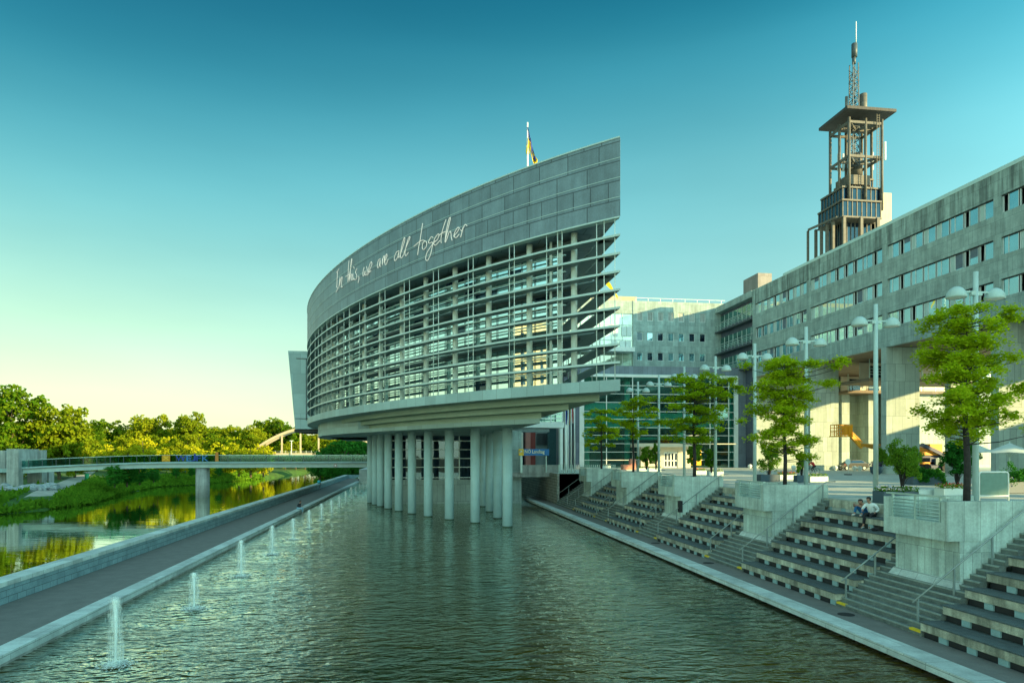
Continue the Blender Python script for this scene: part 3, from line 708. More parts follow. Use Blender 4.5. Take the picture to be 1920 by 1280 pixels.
for x in np.arange(at_y(1194, 122)[0], 58, 2.4): b.bar((x, 122.6, zy(566)), (x, 122.6, zy(559)), .07)
b.bar((at_y(1194, 122)[0], 122.6, zy(559)), (58, 122.6, zy(559)), .07); b.build('roof_railing', M_white, fb)
b = MB().box(at_y(1150,121)[0]-10, at_y(1186,121)[0], 119.6, 122, zy(664), zy(656)); b.build('white_balcony', M_white, fb)

# entrance hall: slate box with a white-framed glass front
HY = 112.0
def hz(py): return at_y(1240, HY, py)[1]
hall = thing('entrance_hall', (40, HY, PZ), 'glass-fronted entrance hall in a thick white frame under a dark slate fascia', 'building')
hx0, hx1 = at_y(1087, HY)[0], at_y(1383, HY)[0]
MB().box(at_y(1060, HY)[0], FX+1, HY+.3, 120, hz(702), hz(686.5)).box(hx1, FX+1, HY+.3, 120, PZ-.5, hz(702)).build('slate_wall', mat('slate_fascia', (.17,.21,.25), .6, .1, .8, panel=(1.5,3,.5,.02,.6)), hall)
MB().box(hx0-4, hx1, HY+7, 120, PZ-.5, hz(702)).build('inner_wall', mat('hall_interior', (.03,.09,.10), .7, .2, .3), hall)
MB().box(hx0, hx1, HY+.3, HY+7, hz(702)-.4, hz(702)).box(hx0+.8, hx1-3, HY+.6, HY+7, 8.4, 8.8).box(hx0+.8, hx1-3, HY+.5, HY+7, 10.3, 12.9).box(hx0+.8, hx0+8, HY+.6, HY+7, 13.4, 14.6).build('inner_floor', mat('hall_floor', (.36,.72,.62), .7, .05, .3), hall)
MB().box(hx0-.1, hx0+.7, HY-.25, HY+.35, PZ, hz(703)).box(hx1-.7, hx1, HY-.25, HY+.35, PZ, hz(703)).box(hx0+.7, hx1-.7, HY-.25, HY+.35, hz(708), hz(703)).build('front_frame', M_white, hall)
MB().box(hx0-2.2, hx0-1.5, HY-6, HY+.2, PZ-3, hz(703)).box(hx0-4.0, hx0-2.4, HY-4, HY+.2, PZ-3, hz(703)-1).build('side_wall', M_slateW, hall)
gl_ = MB().box(hx0+.7, hx1-.7, HY, HY+.06, PZ, hz(708)).build('glass_front', clear_glass('hall_front_glass', (.42, .84, .78), .16), hall)
b = MB()
for py in (723.5, 739, 755, 771.5, 786, 801.5, 816, 831.5, 847, 862): z = hz(py); b.box(hx0+.7, hx1-.7, HY-.06, HY-.01, z-.045, z+.045)
for px in (1137, 1186, 1234, 1283, 1331, 1366): x = at_y(px, HY)[0]; b.box(x-.065, x+.065, HY-.10, HY-.012, PZ, hz(708))
b.build('mullions', M_white, gl_)
for px in (1176, 1275, 1370, 1100):
    x = at_y(px, HY+2)[0]; MB().cyl(x, HY+2, PZ, hz(702)-.4, .5, 14).build('inner_column', M_whitepost, hall)
ex0, ex1 = at_y(1192, HY-3)[0], at_y(1303, HY-3)[0]
po = MB().box(ex0, ex1, HY-3.4, HY-.2, 7.1, 7.7).box(ex1-.1+1.2, ex1+7.5, HY-3.2, HY-2.9, 7.55, 7.7).build('entrance_canopy', M_beige, hall)
dx = at_y(1245, HY-1)[0]; dx2 = at_y(1270, HY-1)[0]
MB().box(ex0+1.5, dx, HY-1.2, HY-.2, PZ, 7.1).box(dx2, ex1, HY-1.2, HY-.2, PZ, 7.1).box(dx, dx2, HY-1.2, HY-.2, 6.3, 7.1).build('entrance_wall', M_beige, hall)
for k in range(4):
    w_ = (dx2-dx)/4; x = dx+k*w_
    d_ = MB().box(x+.02, x+w_-.02, HY-1.1, HY-1.02, PZ, 6.28).build('door', M_white, hall)
    MB().box(x+.16, x+w_-.16, HY-1.13, HY-1.09, PZ+.25, PZ+1.1).box(x+.16, x+w_-.16, HY-1.13, HY-1.09, PZ+1.3, 6.0).build('pane', M_gdark, d_)
MB().box(ex1+.4, ex1+2.2, HY-.5, HY-.3, PZ+.4, 6.6).build('notice_panel', M_signyel, hall)

# ================================================================== sound tower with steel frame and antennas
TY = 132.0
def tx(px, Y=TY): return at_y(px, Y)[0]
def tz(py, Y=TY, px=1610): return at_y(px, Y, py)[1]
tw = thing('broadcast_tower', (tx(1620), TY, PZ), 'tall steel-framed tower with a flat slab roof and antenna mast above the office building', 'tower')
X1, X2 = tx(1592), tx(1653.5); Y2 = TY+6.6; w3 = (X2-X1)/2; X0 = X1
M_tf = mat('tower_steel', (.13, .122, .10), .6, .1, 1, panel=(.8,1.2,.5,.05,.6))
ztop = tz(208)
for (x, y) in ((X1, TY), (X1+w3, TY), (X2, TY), (X1, TY+3.3), (X1, Y2), (X2, TY+3.3), (X2, Y2), (X1+w3, Y2)):
    MB().cyl(x, y, tz(392), ztop-1.5, .29, 10).build('frame_post', M_tf, tw)
for z in (ztop-2.4, tz(293)):
    b = MB(); 
    for a_, e_ in (((X1,TY),(X2,TY)), ((X1,TY),(X1,Y2)), ((X2,TY),(X2,Y2)), ((X1,Y2),(X2,Y2)), ((X1,TY),(X1+w3,TY+3.3)), ((X1+w3,TY+3.3),(X2,TY)), ((X1,TY+3.3),(X2,TY+3.3))): b.bar((*a_, z), (*e_, z), .35, .5)
    b.build('frame_beam', M_tf, tw)
rx0, rx1 = tx(1581), tx(1672.5)
ro = MB().box(rx0, rx1, TY-1.4, TY+8.8, ztop-.35, ztop+.25).build('roof_slab', mat('tower_roof', (.045,.045,.045), .7, .1, 1, panel=(1.6,1.6,0,.04,1.6)), tw)
mcx, mcy = X1+w3*.9, TY+3.3
b = MB(); z0, z1 = tz(300), tz(140, TY+7, 1605)
for dx_, dy_ in ((-.8,-.8),(.8,-.8),(.8,.8),(-.8,.8)): b.bar((mcx+dx_, mcy+dy_, z0), (mcx+dx_*.75, mcy+dy_*.75, z1), .16)
k = 0; z = z0
while z < z1-1.4:
    for (p, q) in (((-.8,-.8),(.8,-.8)), ((.8,-.8),(.8,.8)), ((.8,.8),(-.8,.8)), ((-.8,.8),(-.8,-.8))):
        a_, e_ = (p, q) if k % 2 else (q, p)
        b.bar((mcx+a_[0]*.9, mcy+a_[1]*.9, z), (mcx+e_[0]*.9, mcy+e_[1]*.9, z+1.4), .10); b.bar((mcx+p[0]*.9, mcy+p[1]*.9, z), (mcx+q[0]*.9, mcy+q[1]*.9, z), .10)
    z += 1.4; k += 1
mast = b.build('lattice_mast', M_darksteel, tw)
zz = lambda py: at_y(1606, TY+3.3, py)[1]
MB().tube([(mcx, mcy, z1), (mcx, mcy, zz(108))], .38, 8).cyl(mcx+.1, mcy, zz(108), zz(83), .6, 8).build('antenna_drum', M_darksteel, mast)
MB().cyl(mcx+.5, mcy, zz(86), zz(41), .11, 6).build('antenna_rod', M_white, mast)
MB().cyl(mcx-1.6, mcy+.2, ztop, zz(182), .3, 8).cyl(mcx+2.2, mcy, ztop, zz(176), .75, 12).build('antenna_drum', M_tf, mast)
for px, py in ((1632, 193), (1637, 197)): MB().cyl(tx(px), TY+6, ztop, zz(py), .08, 6).build('antenna_rod', M_white, mast)
MB().cyl(mcx+1.6, TY+5, tz(312), tz(270), 1.3, 14).box(mcx-2.5, mcx+2.5, TY+1.5, TY+6, tz(340), tz(322)).build('equipment', M_tf, tw)
for px, y in ((1568, Y2), (1577, Y2), (1632, TY+5), (1655, TY)):
    x = at_y(px, y)[0]; MB().box(x-.16, x+.16, y-.9, y-.6, tz(300), tz(266)).build('antenna_panel', M_wframe, tw)
x = X2+1.0; b = MB()
for px in (-.3, .3): b.bar((X2+px-1.2, TY-.5, tz(350)), (X2+px-1.2, TY-.5, tz(212)), .08)
for z in np.arange(tz(350), tz(212), .5): b.bar((X2-1.5, TY-.5, z), (X2-.9, TY-.5, z), .06)
b.build('ladder', M_tf, tw)
# stacked rooms at the foot
def storey(py0, py1, px0, px1, y0, m, fm, name='glass_storey'):
    z0, z1 = tz(py1), tz(py0); a_, e_ = tx(px0, y0), tx(px1, y0)
    g_ = MB().box(a_, e_, y0, TY+8, z0, z1).build(name, m, tw)
    f = MB()
    for x in np.linspace(a_, e_, 9): f.box(x-.09, x+.09, y0-.12, y0-.01, z0, z1)
    for y in np.linspace(y0, TY+8, 8): f.box(a_-.12, a_-.01, y-.09, y+.09, z0, z1)
    f.box(a_-.3, e_+.1, y0-.3, TY+8.1, z1, z1+.35); f.box(a_-.3, e_+.1, y0-.3, TY+8.1, z0-.35, z0); f.build('storey_frame', fm, g_)
storey(330, 352, 1598, 1636, TY+2, M_gdark, M_tf)
storey(352, 376, 1580, 1650, TY+.5, M_gdark, M_tf)
storey(380, 408, 1580, 1651, TY-.5, M_gdark, M_tf)
storey(412, 470, 1580, 1640, TY+2, M_gdark, M_tf)
b = MB()
for px in (1576, 1608, 1639): b.box(tx(px), tx(px)+.6, TY-1, TY-.4, tz(500), tz(409))
for k in range(4): b.box(tx(1580)-1.2, tx(1580)-.7, TY+1.6+k*2.1, TY+2.1+k*2.1, tz(500), tz(409))
b.bar((tx(1580)-1.2, TY, tz(409)), (tx(1580)-2.2, TY+9, tz(409)+.2), .4); b.box(tx(1580)-2.4, tx(1580)-2.0, TY+9, TY+9.4, tz(520), tz(409)); b.build('frame_post', M_tf, tw)
MB().box(tx(1646), tx(1684), TY+2, TY+8, tz(500), tz(351)).box(tx(1676), tx(1682), TY+5, TY+8, tz(351), tz(347)).build('lift_shaft', mat('pale_shaft', (.50,.46,.36), .7, .06, .6, streak=.1), tw)
b = MB().tube([(tx(1655), TY+5, tz(343)), (tx(1672), TY+5, tz(344)), (tx(1672), TY+5, tz(350))], .15, 6); b.build('crane_arm', M_darksteel, tw)

# ================================================================== stairs, seating tiers and balcony blocks by the pool
PITCH = 12.45
def blk_y(k): return 21.0+PITCH*k
nst = 21; rise, run = PZ/nst, (21.45-16.45)/nst
for k in range(0, 6):
    # one stair flight per balcony block, between the seating bays
    y0, y1 = blk_y(k)-.66, (blk_y(k)+3.96 if k < 4 else 80.15)
    if k == 5: break
    b, nb = MB(), MB()
    for i in range(nst):
        x = 16.45+i*run
        b.box(x, 21.6 if i == 0 else x+run+.03, y0, y1, -2 if i == 0 else i*rise-.02, (i+1)*rise)
        nb.box(x-.012, x+.05, y0+.01, y1-.01, (i+1)*rise-.045, (i+1)*rise+.004)
    st = b.build('stairs', M_step); nb.build('nosing', M_nosing, st)
    lb = ['closest flight of stone steps, running down under the nearest balcony block', 'stone steps under the second balcony block from the camera', 'stone steps under the third balcony block from the camera', 'stone steps under the fourth balcony block from the camera', 'farthest stone steps beside the rough block wall'][k]
    tag(st, lb, 'stairs', 'stone flights down to the pool')
    ys_ = [(y0+.04, y0+.55), (blk_y(k)+3.35, blk_y(k)+3.9)] if k < 4 else [(y0+.04, y0+.55)]
    for ya in ys_: MB().box(16.43, 16.5, ya[0], ya[1], rise-.07, rise+.006).box(16.5, 16.56, ya[0], ya[1], rise-.01, rise+.007).build('warning_strip', M_yellow, st)
# bench rows
words_row = ['lowest', 'second lowest', 'third', 'fourth', 'fifth', 'topmost']
words_bay = ['nearest seating bay', 'seating bay under the couple', 'third seating bay from the camera', 'fourth seating bay from the camera', 'farthest seating bay']
for k in range(0, 5):
    y0, y1 = blk_y(k-1)+3.95, blk_y(k)-.65; b = MB()
    for r in range(6):
        x0 = 16.42+.81*r; b.box(x0+.14, 21.6 if r == 0 else x0+.95, y0, y1, -2 if r == 0 else .517*r-.56, .517*r-.02)
    o = b.build('tier_base', M_step); tag(o, f'stepped concrete base under the bench rows of the {words_bay[k]}', 'base', 'tier bases')
for k in range(0, 5):
    y0, y1 = blk_y(k-1)+3.95, blk_y(k)-.65
    for r in range(6):
        x0 = 16.42+.81*r; zt = .5+.517*r; L_ = y1-y0
        t = thing('stone_bench', (x0, (y0+y1)/2, zt-.5), f'{words_row[r]} timber-topped concrete bench row of the {words_bay[k]}', 'bench', 'bench rows on the pool steps')
        if k == 1 and r == 5: t['label'] = 'topmost bench row on which the couple sits'
        b = MB(); n = 3
        for q in range(n): b.box(x0, x0+.5, y0+L_*q/n+.004, y0+L_*(q+1)/n-.004, zt-.30, zt-.045)
        b.build('beam', M_beam, t)
        MB().box(x0-.03, x0+.79, y0-.03, y1+.03, zt-.045, zt).build('timber_top', M_wood, t)
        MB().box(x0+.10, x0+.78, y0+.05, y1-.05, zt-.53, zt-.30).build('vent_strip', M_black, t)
        b = MB(); q = y0+.05; j = 0
        while q < y1-.3:
            b.box(x0+.04, x0+.12, q, q+.34, zt-.515, zt-.305)
            b.build('vent_block', M_panel, t); b = MB(); q += 1.12
# plaza edge above the tiers
for k in range(0, 5):
    y0, y1 = blk_y(k-1)+3.2, blk_y(k)
    t = MB().box(21.25, 21.75, y0+.01, y1-.01, PZ-.34, PZ+.05).build('plaza_edge', M_beam)
    tag(t, f'pale concrete kerb of the plaza above the {words_bay[k]}', 'kerb', 'plaza kerb lengths')
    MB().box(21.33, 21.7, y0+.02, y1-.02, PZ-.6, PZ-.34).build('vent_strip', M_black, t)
    b = MB(); q = y0+.6
    while q < y1-.4: MB().box(21.28, 21.35, q, q+.34, PZ-.58, PZ-.345).build('vent_block', M_panel, t); q += 1.12
# balcony blocks
bl_words = ['nearest balcony block with a tree and steel railing, at the right edge', 'second balcony block from the camera, left of the couple', 'third balcony block from the camera', 'fourth balcony block from the camera', 'fifth and farthest balcony block']
def railing(mb, p0, p1, z0, z1, n=6, posts=3):
    p0, p1 = Vector(p0), Vector(p1)
    for i in range(n):
        z = z0+(z1-z0-.12)*(i+.5)/n; mb.tube([(p0.x,p0.y,z), (p1.x,p1.y,z)], .022, 6)
    for i in range(posts):
        q = p0.lerp(p1, i/(posts-1)); mb.bar((q.x, q.y, z0-.1), (q.x, q.y, z1), .07, .07)
for k in range(5):
    y = blk_y(k); xu, xl_ = 17.95, 18.45; zu0, zu1 = 3.0, 4.36
    t = thing('balcony_block', (20, y+1.6, 1), bl_words[k], 'balcony', 'concrete balcony blocks over the steps')
    MB().box(xl_, 21.6, y+.02, y+3.18, .2, zu0).build('base', M_block, t)
    b = MB().box(xu, 21.6, y, y+.28, zu0, zu1).box(xu+1.6, 21.6, y+2.92, y+3.2, zu0, zu1).box(xu, xu+1.6, y+2.92, y+3.2, zu0, zu1-.0)
    b.box(xu, xu+.22, y+.28, y+2.92, zu0, PZ+.02).box(xu+.22, 21.6, y+.28, y+2.92, zu0, PZ-.0)
    b.box(xu+1.35, xu+1.6, y+.28, y+2.92, PZ, zu1-.12)
    b.build('parapet', M_block, t)
    MB().box(xu+1.6, 21.6, y+.28, y+2.92, PZ, 4.1).build('soil', M_soil, t)
    MB().hexa([(xl_-.35,y-.2,1.15),(xl_,y-.2,1.15),(xl_,y+3.4,1.15),(xl_-.35,y+3.4,1.15),(xl_-.06,y-.02,1.62),(xl_,y-.02,1.62),(xl_,y+3.22,1.62),(xl_-.06,y+3.22,1.62)]).build('sloped_foot', M_coping, t)
    r = MB(); railing(r, (xu+.1, y+.42, 0), (xu+.1, y+2.8, 0), PZ+.02, zu1+.12, 6, 3)
    r.bar((xu+.1, y+.1, zu1+.14), (xu+.1, y+3.1, zu1+.14), .14, .06); r.build('railing', M_steel, t)
# sloping handrails
hr_words = ['nearest', 'second', 'third', 'fourth', 'fifth']
def handrail(y, x0, x1, lab):
    sl = rise/run; zf = lambda x: (x-16.45)*sl+.95
    b = MB(); b.tube([(x0-.1, y, zf(x0-.1)), (x1, y, zf(x1)), (x1+.5, y, zf(x1)+.02)] if x1 > 20.5 else [(x0-.1, y, zf(x0-.1)), (x1, y, zf(x1))], .03, 8)
    xs_ = [x0+.1, x0+1.35] if x1 < 20 else [x0+.1, x0+1.45, x0+2.9, x1-.2]
    for x in xs_: b.bar((x, y, zf(x)-.98), (x, y, zf(x)-.02), .055, .055)
    o = b.build('handrail', M_rail); tag(o, lab, 'handrail', 'steel handrails down the steps'); return o
for k in range(5):
    handrail(blk_y(k)-.16, 16.62, 21.4, f'steel handrail rising along the near side of the {hr_words[k]} balcony block')
    handrail(blk_y(k)+3.72, 16.62, 19.2, f'short steel handrail on the far side of the {hr_words[k]} balcony block')
handrail(79.9, 16.62, 21.2, 'steel handrail against the rough stone block wall')

# rough stone wall, footbridge into the parliament, walls of the dark channel
b = MB().box(17.0, 21.2, 80.2, 82, -2, PZ-.02); t = b.build('stone_wall', M_brickgrey); tag(t, 'rough stone block wall closing the steps at their far end', 'wall')
MB().hexa([(19.6,80.0,PZ-.75),(21.3,80.0,PZ-.75),(21.3,80.2,PZ-.75),(19.6,80.2,PZ-.75),(19.6,80.0,PZ-.1),(21.3,80.0,PZ+.5),(21.3,80.2,PZ+.5),(19.6,80.2,PZ-.1)]).build('sun_painted_coping', M_beige, t)  # warm beige puts sunlight into the colour of the coping
MB().box(16.75, 17.0, 80.2, 150, -2, PZ).build('channel_wall', M_brickgrey, t)
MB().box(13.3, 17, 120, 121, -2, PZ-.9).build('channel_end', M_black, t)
fbz = thing('footbridge', (15, 88, PZ), 'low concrete footbridge over the channel in front of the building entrance', 'bridge')
MB().box(12.0, 18.5, 85.0, 92, PZ-.55, PZ+.0).build('deck', M_conc, fbz)
b = MB()
for i in range(5): b.box(13.0+i*1.0, 13.97+i*1.0, 84.9, 85.0, PZ-.1, PZ+.85)
b.box(12.9, 18.1, 84.85, 85.05, PZ+.85, PZ+.97); b.build('parapet', M_conc, fbz)
b = MB(); railing(b, (18.1, 85, 0), (17.1, 81, 0), PZ, PZ+1.05, 2, 12); railing(b, (17.1, 81, 0), (24, 80.6, 0), PZ, PZ+1.05, 2, 30); t = b.build('guard_railing', M_steel); tag(t, 'steel guard railing round the plaza corner below the flagpoles', 'railing')
# white link bridge and gate-like block behind
lb = thing('link_bridge', (18, 92, 8), 'white enclosed link bridge between the ship-shaped building and the hall', 'bridge')
def px_box(mb, pa, pb, ya, yb, ta, tb): return mb.box(at_y(pa, ya)[0], at_y(pb, ya)[0], ya, yb, at_y(pa, ya, tb)[1], at_y(pa, ya, ta)[1])
px_box(MB(), 972, 1058, 93, 96, 790, 801).build('white_beam', M_white, lb)
px_box(MB(), 972, 1030, 94, 97, 802, 809).build('slatted_soffit', mat('slat_grey', (.30,.40,.44), .6, .1, 1, panel=(9,.18,0,.03,.5)), lb)
b = MB()
for py in (776.5, 784): z = at_y(1020, 93, py)[1]; b.bar((at_y(990, 93)[0], 93, z), (at_y(1056, 93)[0], 93, z), .14)
for px in (1011, 1033, 1055): x = at_y(px, 93)[0]; b.bar((x, 93, at_y(px, 93, 792)[1]), (x, 93, at_y(px, 93, 772)[1]), .16)
b.build('railing', M_white, lb)
px_box(MB(), 985, 1056, 95.5, 96, 770, 790).build('glazing', M_ghall, lb)
ab = thing('annex_building', (20, 118, PZ), 'grey annex with vertical louvres and a red pier seen under the link bridge', 'building')
px_box(MB(), 968, 1072, 124, 130, 795, 878).build('wall', mat('annex_grey', (.30,.38,.38), .7, .1, .8), ab)
px_box(MB(), 968, 987, 123.6, 124, 805, 872).build('window', M_gdark, ab)
px_box(MB(), 986, 995, 122, 123.5, 808, 872).build('red_pier', mat('salmon_pier', (.50,.20,.17), .7, .08, 1), ab)
px_box(MB(), 995, 1004, 123, 123.6, 808, 872).build('red_wall', M_red, ab)
b = MB()
for i in range(18): px_box(b, 1007+i*2.4, 1008.1+i*2.4, 123.4, 123.9, 812, 834)
for i in range(9): px_box(b, 1025+i*2.6, 1026.2+i*2.6, 123.4, 123.9, 846, 864)
b.build('louvre', M_darksteel, ab)
for px in (1054.5, 1060): x, _ = at_y(px, 100); MB().box(x-.35, x+.35, 100, 101, PZ-.5, 12.8).build('white_pier', M_white, lb)
# name board
sg = thing('name_board', (15, 84.4, 6), 'blue and yellow name board reading NÖ Landtag beside the flagpoles', 'sign')
sx0, sz1 = at_y(982, 84.4, 841.3); sx1, sz0 = at_y(1029.5, 84.4, 853.6); sxx, _ = at_y(972.5, 84.4)
MB().box(sx0, sx1, 84.36, 84.5, sz0, sz1).build('board', M_signblue, sg)
MB().box(sxx, sx0, 84.36, 84.5, sz0, sz1).build('yellow_panel', M_signyel, sg)
MB().box(sx0-.4, sx0-.15, 84.5, 84.6, PZ, sz0+.1).box(sx1-.4, sx1-.28, 84.5, 84.6, PZ, sz0+.1).build('post', M_steel, sg)
def text_mesh(name, s, m, loc, size, rot, parent=None, ext=.01, fit=None, mirror=False):
    cu = bpy.data.curves.new('t', 'FONT'); cu.body = s; cu.size = size; cu.extrude = ext; cu.resolution_u = 3; cu.offset = .012*size
    o = bpy.data.objects.new('t', cu); COL.objects.link(o); bpy.context.view_layer.update()
    me = bpy.data.meshes.new_from_object(o); bpy.data.objects.remove(o); me.name = name
    xs_ = [v.co.x for v in me.vertices]; zs_ = [v.co.y for v in me.vertices]; wd = max(xs_)-min(xs_); mn = min(xs_)
    M = Matrix.Translation(Vector(loc)-(WL(parent) if parent else Vector()))@rot@Matrix.Scale((fit/wd if fit else 1)*(-1 if mirror else 1), 4, (1,0,0))@Matrix.Translation((-mn-(wd if mirror else 0), -min(zs_), 0))
    me.transform(M); me.materials.clear(); me.materials.append(m)
    ob = bpy.data.objects.new(name, me); COL.objects.link(ob)
    if parent: ob.parent = parent
    return ob
RX = Matrix.Rotation(R(90), 4, 'X')
text_mesh('lettering', 'NÖ Landtag', M_cream, (sx0+.12, 84.34, sz0+.14), .62, RX, sg, .012, fit=(sx1-sx0)*.78)
MB().box(sxx+.08, sxx+.45, 84.33, 84.36, sz1-.38, sz1-.2).box(sxx+.08, sxx+.2, 84.33, 84.36, sz1-.5, sz1-.2).build('emblem', M_white, sg)
# flagpoles with long hanging flags
def hanging(name, cols, x, y, z0, z1, w_, label):
    t = thing('flag', (x, y, z0), label, 'flag', 'flags on the four flagpoles')
    n = 14; m_n = len(cols)
    for ci, (mt, nm) in enumerate(cols):
        b = MB(); zs = np.linspace(z0, z1, n)
        for i in range(n-1):
            def P(u, i): 
                zz_ = zs[i]; ph = .10*math.sin(u*9+i*.3)*(.4+u); ww_ = w_*(.55+.45*(i/(n-1))); return (x+.06+u*ww_, y+ph, zz_-.12*u)
            for q in range(4):
                u0, u1 = (ci+q/4)/m_n, (ci+(q+1)/4)/m_n
                b.face([P(u0,i), P(u1,i), P(u1,i+1), P(u0,i+1)], smooth=True)
        b.build(nm, mt, t)
    return t
fp = [(1059.5, 768, 886), (1065.3, 762, 883), (1071, 760, 887), (1077.2, 760, 889)]
fw = ['leftmost', 'second from left', 'third from left', 'rightmost']
for i, (px, pt, pb) in enumerate(fp):
    Y = 84.0-i*.3; x, zt_ = at_y(px, Y, pt)
    o = MB().tube([(x, Y, PZ), (x, Y, zt_+.2)], .09, 8, True, [.11, .07]).build('flagpole', M_white); tag(o, f'white flagpole, {fw[i]} of the four beside the hall', 'flagpole', 'white flagpoles beside the hall')
Y = 84.0; x = at_y(1059.5, Y)[0]; hanging('flag', [(M_flagb, 'blue_cloth')], x, Y, at_y(1060, Y, 795)[1], at_y(1060, Y, 767)[1], .28, 'dark blue flag hanging limp on the leftmost pole')
Y = 83.7; x = at_y(1065.3, Y)[0]; hanging('flag', [(M_flagb, 'blue_cloth'), (M_flagy, 'yellow_cloth')], x, Y, at_y(1065, Y, 794)[1], at_y(1065, Y, 763)[1], .3, 'blue and yellow flag hanging limp on the second pole')
Y = 83.4; x = at_y(1071.5, Y)[0]; hanging('flag', [(M_flagr, 'red_cloth'), (M_flagw, 'white_cloth'), (M_flagr, 'red_cloth')], x, Y, at_y(1072, Y, 792)[1], at_y(1072, Y, 759)[1], .42, 'red and white flag hanging limp on the third pole')
# roof flag
fy = 52.0; x, zt_ = at_y(989, fy, 230); x = at_y(989, fy)[0]
o = MB().tube([(x, fy, ZT-.1), (x, fy, zt_)], .07, 8, True, [.09, .06]).build('flagpole', M_white); tag(o, 'flagpole standing on the roof of the ship-shaped building', 'flagpole')
t = thing('flag', (x, fy, 28), 'blue and yellow flag drooping from the roof flagpole', 'flag')
def fz(py): return at_y(989, fy, py)[1]
def fx(px): return at_y(px, fy)[0]
def cloth(name, m, rows):
    b = MB()
    for (p0, p1) in zip(rows, rows[1:]):
        for q in range(4):
            def P(rw, u):
                a_, e_, py = rw; xx = fx(a_+(e_-a_)*u); return (xx, fy+.14*math.sin(u*7+py*.12), fz(py))
            b.face([P(p0, q/4), P(p0, (q+1)/4), P(p1, (q+1)/4), P(p1, q/4)], smooth=True)
    b.build(name, m, t)
cloth('blue_cloth', M_flagb, [(988, 989.5, 239), (987.5, 992, 249), (988, 995, 259)])
cloth('yellow_cloth', M_flagy, [(987.6, 991, 259), (987, 992.5, 272), (986.2, 993.2, 286), (987.5, 991.5, 290)])
cloth('blue_cloth', M_flagb, [(991, 995.4, 259), (993, 998.6, 272), (994.8, 1001, 286), (998.5, 1003.5, 296), (1003.5, 1004.5, 303)])
cloth('yellow_cloth', M_flagy, [(992, 993.5, 264), (993.4, 996.5, 276), (995, 999.6, 288), (997.4, 1007.8, 300), (1001, 1006.6, 310)])
x2, z2 = at_y(1139, 100, 533)
t = thing('flag', (x2, 100, z2-1), 'small yellow flag flying behind the louvre tips', 'flag')
b = MB()
for i in range(5):
    P = lambda i, u: (x2-1.2+i*.55, 100+.2*math.sin(i), z2+.9-i*.42*(1+.1*i)+u*(.9 if i < 4 else .5))
    b.face([P(i,0), P(i+1,0), P(i+1,1), P(i,1)], smooth=True)
b.build('yellow_cloth', M_flagy, t); MB().cyl(x2-1.25, 100, 20, z2+2.4, .06, 6).build('pole', M_white, t)

# ================================================================== vegetation
rng = np.random.default_rng(4)
def leaves(name, cen, nrm, size, m, parent, aspect=1.0, jitter=.9):
    """one mesh of leaf-sized quads: cen (n,3) world, nrm (n,3) preferred normals"""
    n = len(cen); o = np.array(WL(parent)) if parent else np.zeros(3)
    nn = nrm+rng.normal(0, jitter, (n, 3)); nn /= np.linalg.norm(nn, axis=1)[:, None]+1e-9
    r = rng.normal(0, 1, (n, 3)); u = np.cross(nn, r); u /= np.linalg.norm(u, axis=1)[:, None]+1e-9; v = np.cross(nn, u)
    sz = (np.asarray(size)*rng.uniform(.6, 1.3, n))[:, None]/2
    a, b_ = u*sz*aspect, v*sz
    P = np.stack([cen-a*.35-b_, cen+a-b_*.1, cen+a*.25+b_, cen-a+b_*.15], 1)-o
    me = bpy.data.meshes.new(name); me.vertices.add(n*4); me.vertices.foreach_set('co', P.reshape(-1))
    me.loops.add(n*4); me.loops.foreach_set('vertex_index', np.arange(n*4)); me.polygons.add(n)
    me.polygons.foreach_set('loop_start', np.arange(n)*4); me.update(calc_edges=True); me.materials.append(m)
    ob = bpy.data.objects.new(name, me); COL.objects.link(ob)
    if parent: ob.parent = parent
    return ob
def crown_pts(lobes, dens, squash=.8):
    """lobes: (x, y, z, radius); clumps of leaves on and in each lobe"""
    C, Nn = [], []
    for (x, y, z, r) in lobes:
        k = max(5, int(9*r))
        for _ in range(k):
            d = rng.normal(0, 1, 3); d /= np.linalg.norm(d); d[2] = abs(d[2])*1.0 if rng.random() < .7 else d[2]
            rr = r*rng.uniform(.45, 1.0); c = np.array([x, y, z])+d*rr*np.array([1, 1, squash])
            cr = r*rng.uniform(.22, .42); n = max(6, int(dens*cr*cr))
            q = rng.normal(0, 1, (n, 3)); q /= np.linalg.norm(q, axis=1)[:, None]; q *= (rng.uniform(.25, 1, n)**.5)[:, None]
            C.append(c+q*cr*np.array([1, 1, .7])); Nn.append(q+d*.6)
    return np.concatenate(C), np.concatenate(Nn)
def forest_tree(h, w, m, seed, leaf_s=.55, dens=26, columns=False, low=.12):
    rr = random.Random(seed)
    t = bpy.data.objects.new('deciduous_tree', None); COL.objects.link(t)
    lobes = []
    n = 18
    for i in range(n):
        f = (i+.5)/n; zz = h*(low+.80*f); prof = math.sin(math.pi*min(1, .18+.80*(1-f)))**.7 if not columns else .8
        a = i*2.4+rr.random(); rad = w/2*prof*rr.uniform(.35, .72)
        lobes.append((rad*math.cos(a), rad*math.sin(a), zz, w*rr.uniform(.17, .27)*(1 if f < .85 else .8)))
    C, Nn = crown_pts(lobes, dens)
    b = MB(); b.tube([(0,0,-1.5), (.2,0,h*.25), (0,.2,h*.5), (.1,0,h*.8)], .3, 7, True, [.35, .26, .18, .05])
    for (x, y, z, r) in lobes[::3]: b.tube([(0, 0, max(.5, z-h*.22)), (x*.5, y*.5, z-h*.07), (x*.9, y*.9, z)], .1, 5, False, [.14, .09, .03])
    b.build('trunk', M_barkF, t)
    leaves('crown', C, Nn, leaf_s, m, t)
    return t
def seat_z(x, y): return bank_z(x, y) if x < bank_x(y) else PZ
